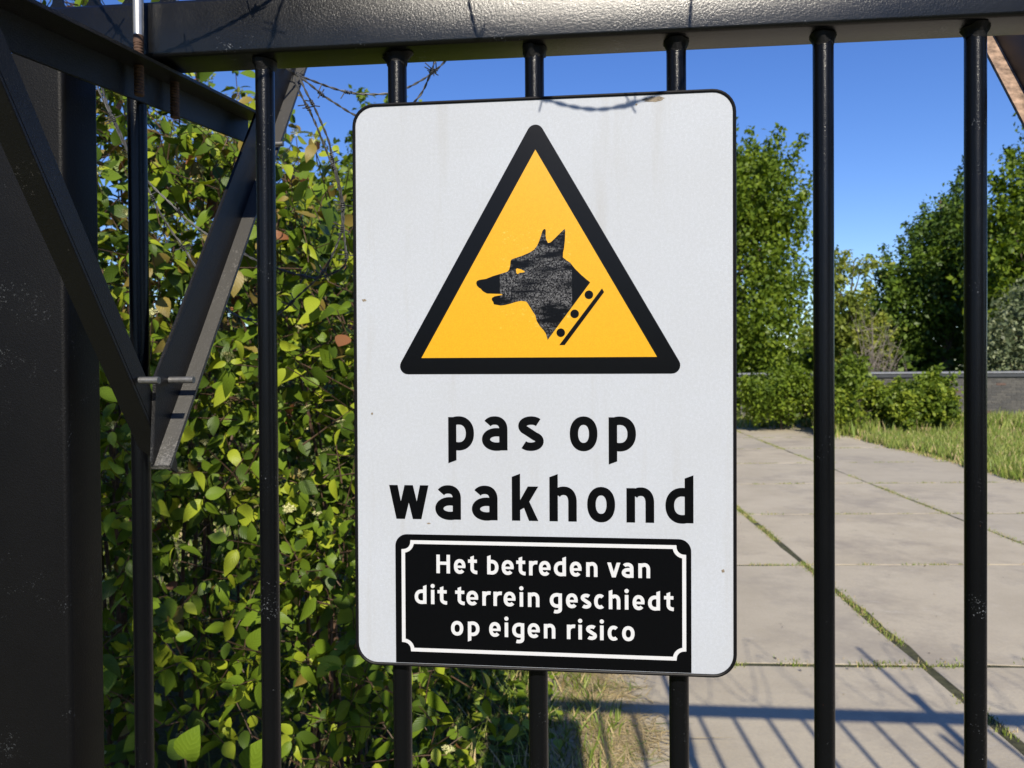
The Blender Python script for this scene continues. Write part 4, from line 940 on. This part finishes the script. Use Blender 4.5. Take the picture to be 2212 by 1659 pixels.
# dead shrub
ds = empty('dead_shrub', (*foot(1885, 21.5), gz(*foot(1885, 21.5)))); tag(ds, 'pale leafless dead shrub of thin grey twigs among the green trees', 'shrub')
mb = MB(); b0 = Vector(ds.location); r1 = random.Random(3)
for k in range(26):
    tz = r1.uniform(1.2, 2.9); e = b0+Vector((r1.gauss(0, .42), r1.gauss(0, .35), tz)); s_ = b0+Vector((r1.gauss(0, .08), 0, -.05)); md = s_.lerp(e, .5)+Vector((r1.gauss(0, .1), 0, .1))
    c = catmull([s_, md, e], 4); mb.tube(c, [.018*(1-.8*q/8) for q in range(9)], 4)
    for q in range(7):
        p = c[r1.randrange(3, 9)]; v = Vector((r1.gauss(0, .25), r1.gauss(0, .2), r1.uniform(.1, .5))); mb.tube([p, p+v], [.007, .003], 3)
o = mb.build('twigs', M['deadwood'], ds, True, fix=False); o.matrix_parent_inverse = Matrix.Translation(-b0)

# ------------------------------------------------------------------ brick wall with dark coping
wa, wb = at(1600, 905, 20.5), at(2330, 915, 18.6)
wdir = Vector((wb.x-wa.x, wb.y-wa.y, 0)); wlen = wdir.length; wdir.normalize(); ang = math.atan2(wdir.y, wdir.x)
wz = gz(wb.x, wb.y)-.03
wall = empty('brick_wall', (wa.x, wa.y, wz)); wall.rotation_euler.z = ang
tag(wall, 'low grey brick wall with a dark metal coping behind the bushes', 'wall')
WH = 1.56-wz-0.075
mb = MB(); mb.box(0, wlen, 0.012, .20, -.1, WH-.02); mb.build('mortar', M['mortar'], wall)
bm_ = []
for k in range(3):
    mb = MB(); mb.box(-.103, .103, 0, .09, -.0255, .0255); o = mb.build('brick', BRICK[k], wall, bevel=.003); bm_.append(o.data); bpy.data.objects.remove(o)
rest = MB(); rows = int((WH-.02)/.063); cnt = []
for j in range(rows):
    for i in range(int(wlen/.216)):
        x = .11+i*.216+(.108 if j % 2 else 0)
        if x > wlen-.1: continue
        g = wall.matrix_world if False else None
        wp = wa+wdir*x; px, py, zz = project(np.array([[wp.x, wp.y, wz+.03+j*.063]])); cnt.append((abs(px[0]-2185)+(0 if 2080 < px[0] < 2300 else 500), x, .03+j*.063))
cnt.sort(); r2 = random.Random(9)
for q, (d, x, z) in enumerate(cnt):
    k = r2.choices((0, 1, 2), (6, 4, 1.0))[0]
    if q < 295:
        o = link('brick', bm_[k], wall); o.location = (x, r2.uniform(-.002, .003), z); 
    else: rest.box(x-.102, x+.102, r2.uniform(-.001, .003), .05, z-.025, z+.025, k)
o = rest.build('brickwork', BRICK, wall); o['kind'] = 'stuff'
mb = MB(); mb.prism([(-.05, WH-.018), (.26, WH-.018), (.26, WH+.055), (.23, WH+.075), (-.02, WH+.075), (-.05, WH+.055)], 0, -.05, wlen+.05)
mb.build('fascia', M['cap'], wall)
mb = MB(); mb.prism([(-.07, WH+.076), (.28, WH+.076), (.27, WH+.105), (.10, WH+.125), (-.04, WH+.118), (-.07, WH+.098)], 0, -.06, wlen+.06)
mb.build('coping', plain('weathered_zinc_coping', (0.27, 0.28, 0.29), 0.5, 0.2, 8, 0, 0.4), wall)

# ------------------------------------------------------------------ grass, straw, weeds
def blades(name, label, pts, h, w, mats_w, lean=.35, lie=0.0, cat='grass'):
    pts = np.array(pts); k = len(pts); hh = h*(.45+.9*rng.random(k)); a = rng.random(k)*2*math.pi
    d = np.stack([np.cos(a)*(lean+lie)*(.3+rng.random(k)), np.sin(a)*(lean+lie)*(.3+rng.random(k)), np.ones(k)*(1-lie*.93)], 1)
    s_ = np.stack([-np.sin(a+rng.normal(size=k)), np.cos(a+rng.normal(size=k)), np.zeros(k)], 1)*(w*(.6+.8*rng.random(k)))[:, None]
    mid = pts+d*hh[:, None]*.55; bend = d.copy(); bend[:, 2] -= .35*(1-lie); tip = mid+bend*hh[:, None]*.5
    V = np.stack([pts-s_, pts+s_, mid+s_*.7, mid-s_*.7, tip-s_*.08, tip+s_*.08], 1).reshape(-1, 3)
    F = np.concatenate([np.stack([np.arange(k)*6+i for i in q], 1) for q in ((0, 1, 2, 3), (3, 2, 5, 4))])
    me = bpy.data.meshes.new(name); me.vertices.add(len(V)); me.vertices.foreach_set('co', V.astype(np.float32).ravel())
    me.loops.add(F.size); me.loops.foreach_set('vertex_index', F.astype(np.int32).ravel()); me.polygons.add(len(F)); me.polygons.foreach_set('loop_start', np.arange(0, F.size, 4, dtype=np.int32))
    mi = rng.choice(3, k, p=np.array(mats_w)/sum(mats_w)); me.polygons.foreach_set('material_index', np.tile(mi, 2).astype(np.int32))
    for m in M['grass']: me.materials.append(m)
    me.update(calc_edges=True); return tag(link(name, me), label, cat, kind='stuff')
def on_ground(xy): return [(x, y, gz(x, y)-.02) for x, y in xy]
# right verge
xy = []
for k in range(52000):
    y = 7.0+14.5*random.random()**.8; edge = road_pt(4.0, y-GY)[0]+.12*math.sin(y*1.7)+.05*math.sin(y*5.1)-.06
    x = edge+abs(random.gauss(0, 1))*2.2
    xy.append((x, y))
blades('verge_grass', 'sunlit green grass verge along the right edge of the road', on_ground(xy), .17, .010, (5, 5, 1.3))
xy = [road_pt(4.0-abs(random.gauss(0, .07)), random.uniform(3.5, 18)) for k in range(2600)]
blades('edge_grass', 'thin dry grass creeping over the right road edge', [(x, y, gz(x, y)) for x, y in xy], .05, .006, (2, 3, 5))
xy = [(at(px_, 900, 18+5*random.random()).x, at(px_, 900, 18+5*random.random()).y) for px_ in rng.uniform(1400, 2150, 9000)]
blades('far_grass', 'tall grass where the road ends under the bushes', on_ground(xy), .22, .014, (5, 4, 1))
# grass in the joints between the slabs
xy = []
def joint(a0, b0, a1, b1, n, w):
    for k in range(n):
        t = random.random(); 
        if math.sin(t*37+a0*5+b0*3)+math.sin(t*91+b0) < -0.35: continue
        x, y = road_pt(a0+(a1-a0)*t+random.gauss(0, w), b0+(b1-b0)*t+random.gauss(0, w)); xy.append((x, y))
joint(0, -1, 0, 16, 14000, .024); joint(2, -1, 2, 16, 9000, .028)
for j in range(-1, 8):
    joint(-2, 2*j, 4, 2*j, 2400 if j != 0 else 5200, .012 if j != 0 else .028)
blades('joint_grass', 'short grass and moss growing in the joints between the slabs', [(x, y, gz(x, y)-.018) for x, y in xy], .034, .0035, (5, 4, 3))
# near left: weeds, grass and straw beside the road
xy = []
for k in range(5500):
    y = 1.2+3.6*random.random(); edge = road_pt(-2.0, y-GY)[0]+.28+.10*math.sin(y*3.1); x = edge-abs(random.gauss(0, 1))*.75; xy.append((x, y))
blades('near_grass', 'long grass and weeds between the dogwood and the road', on_ground(xy), .11, .0042, (6, 2.2, 2.0), lean=.7)
xy = []
for k in range(9000):
    y = 1.5+4.2*random.random(); edge = road_pt(-2.0, y-GY)[0]+.26+.10*math.sin(y*3.1)+.04*math.sin(y*11); x = edge+random.gauss(-.03, .11); xy.append((x, y))
blades('straw', 'dry straw lying along the left edge of the road slabs', [(x, y, gz(x, y)+random.uniform(0, .012)) for x, y in xy], .10, .0028, (.2, .8, 7), lean=.6, lie=.93)

# unseen tree added behind the viewer, crown shaped to dapple the dogwoods with shade
tree('added_shade_tree', 'small unseen tree added behind the viewer to shade the dogwoods', (-3.4, -3.9), [(-1.65, -3.3, 3.75, .72, .7, .60), (-1.15, -3.3, 3.45, .33, .6, .42), (-2.5, -3.3, 4.1, .8, .7, .8), (-1.35, -3.3, 4.45, .45, .5, .45), (-2.0, -3.3, 5.0, .8, .6, .5)], 'maple', 15000, .07, 77, trunk=.08, limbs=8, clump=.20, per=30)

# unseen hedge added behind the viewer: darkens the paint's reflections and blocks low sky
tree('added_sky_block_hedge', 'long dark unseen hedge added behind the viewer to block the low sky', (0, -9), [(-9+3*k, -9.0+.3*math.sin(k*2.1), 1.2, 1.9, .9, 2.1+.4*math.sin(k*1.7)) for k in range(7)], 'cherry', 14000, .20, 88, 'hedge', trunk=.06, limbs=10, clump=.45)

for k, (x, y, lb) in enumerate(((-6.2, -1.5, 'tall unseen tree added left of the viewer to cut skylight'), (-6.6, 2.6, 'tall unseen tree added left of the dogwoods to cut skylight'), (6.5, -6.5, 'tall unseen tree added behind the viewer on the right to cut skylight'))):  # out-of-view trees added only to lower the sky fill on gate and dogwoods
    tree('added_sky_block_tree', lb, (x, y), [(x, y, 3.4, 1.7, 1.9, 2.6), (x-.3, y+.8, 5.0, 1.4, 1.5, 1.8), (x+.3, y-.9, 1.6, 1.5, 1.5, 1.5)], 'cherry', 7500, .19, 90+k, trunk=.14, limbs=8, clump=.42)

# broad-leaved weeds in the strip beside the road, dry leaves and grit on the slabs
def scatter(name, label, cat, P_, size, up, tpl, cols, mats):
    k = len(P_); R = frames(unit(k)*np.array([1, 1, .35])+np.array([0, 0, .15]), unit(k)*up+np.array([0, 0, 1.0]))
    me = leaves_mesh(name, np.array(P_), R, size*(.5+rng.random(k)), {'list': [tpl], 'idx': np.zeros(k, int)}, rng.choice(len(mats), k, p=cols), mats)
    tag(link(name, me), label, cat, kind='stuff')
W_ = []
for k in range(1500):
    y = 1.3+3.0*random.random(); x = road_pt(-2.0, y-GY)[0]+.12-abs(random.gauss(0, 1))*.6; W_.append((x, y, gz(x, y)-.03+abs(random.gauss(0, .07))))
scatter('weeds', 'low broad-leaved weeds between the dogwood and the road', 'weeds', W_, .05, .8, TPL[0], [.5, .3, .2], LEAF[:3])
D_ = []
for k in range(420):
    a, b = random.uniform(-1.9, 4), random.uniform(-1, 11)
    if random.random() < .6: b = 2*round(b/2)+random.gauss(0, .07)
    x, y = road_pt(a, b); D_.append((x, y, gz(x, y)+.004))
scatter('leaf_litter', 'dry leaf bits and grit scattered on the road slabs', 'leaf litter', D_, .016, .25, QUAD, [.4, .3, .3], [M['grass'][2], M['deadwood'], M['bark']])

# trees of the wood edge that the sign hides from this spot
for k, (x, y, h, lb) in enumerate(((-4.6, 17.5, 6.5, 'wood-edge tree far behind the left dogwood'), (-1.6, 21.5, 7.5, 'wood-edge tree hidden behind the sign, left of the road end'), (1.6, 24.5, 7.0, 'wood-edge tree hidden behind the sign, at the end of the road'), (-8.0, 20.0, 7.0, 'wood-edge tree far left behind the dogwoods'), (13.0, 22.0, 7.5, 'wood-edge tree to the right of the brick wall'))):
    tree('wood_edge_tree', lb, (x, y), [(x, y, h*.5, 1.9, 1.7, h*.32), (x+.8, y, h*.72, 1.3, 1.3, h*.24), (x-.9, y+.3, h*.62, 1.2, 1.2, h*.26), (x, y-.4, h*.22, 1.7, 1.4, h*.22)], ('maple', 'cherry', 'maple', 'cherry', 'maple')[k], 7000, .17, 120+k, trunk=.18, limbs=9, clump=.42, shoots=24)
xy = []
for k in range(26000):
    y = 3.5+17*random.random()**.9; x = road_pt(-2.0, y-GY)[0]+.15-abs(random.gauss(0, 1))*3.2; xy.append((x, y))
blades('meadow_grass', 'rough grass on the left side of the road beyond the dogwoods', on_ground(xy), .16, .010, (5, 4, 1.5))

xy = []
for k in range(9000):
    c = at(random.uniform(1760, 2330), 900, random.gauss(16.9, .55)); xy.append((c.x, c.y))
blades('tall_weeds', 'tall rough grass and weeds at the foot of the brick wall', on_ground(xy), .34, .014, (5, 4, 1.2), lean=.3)
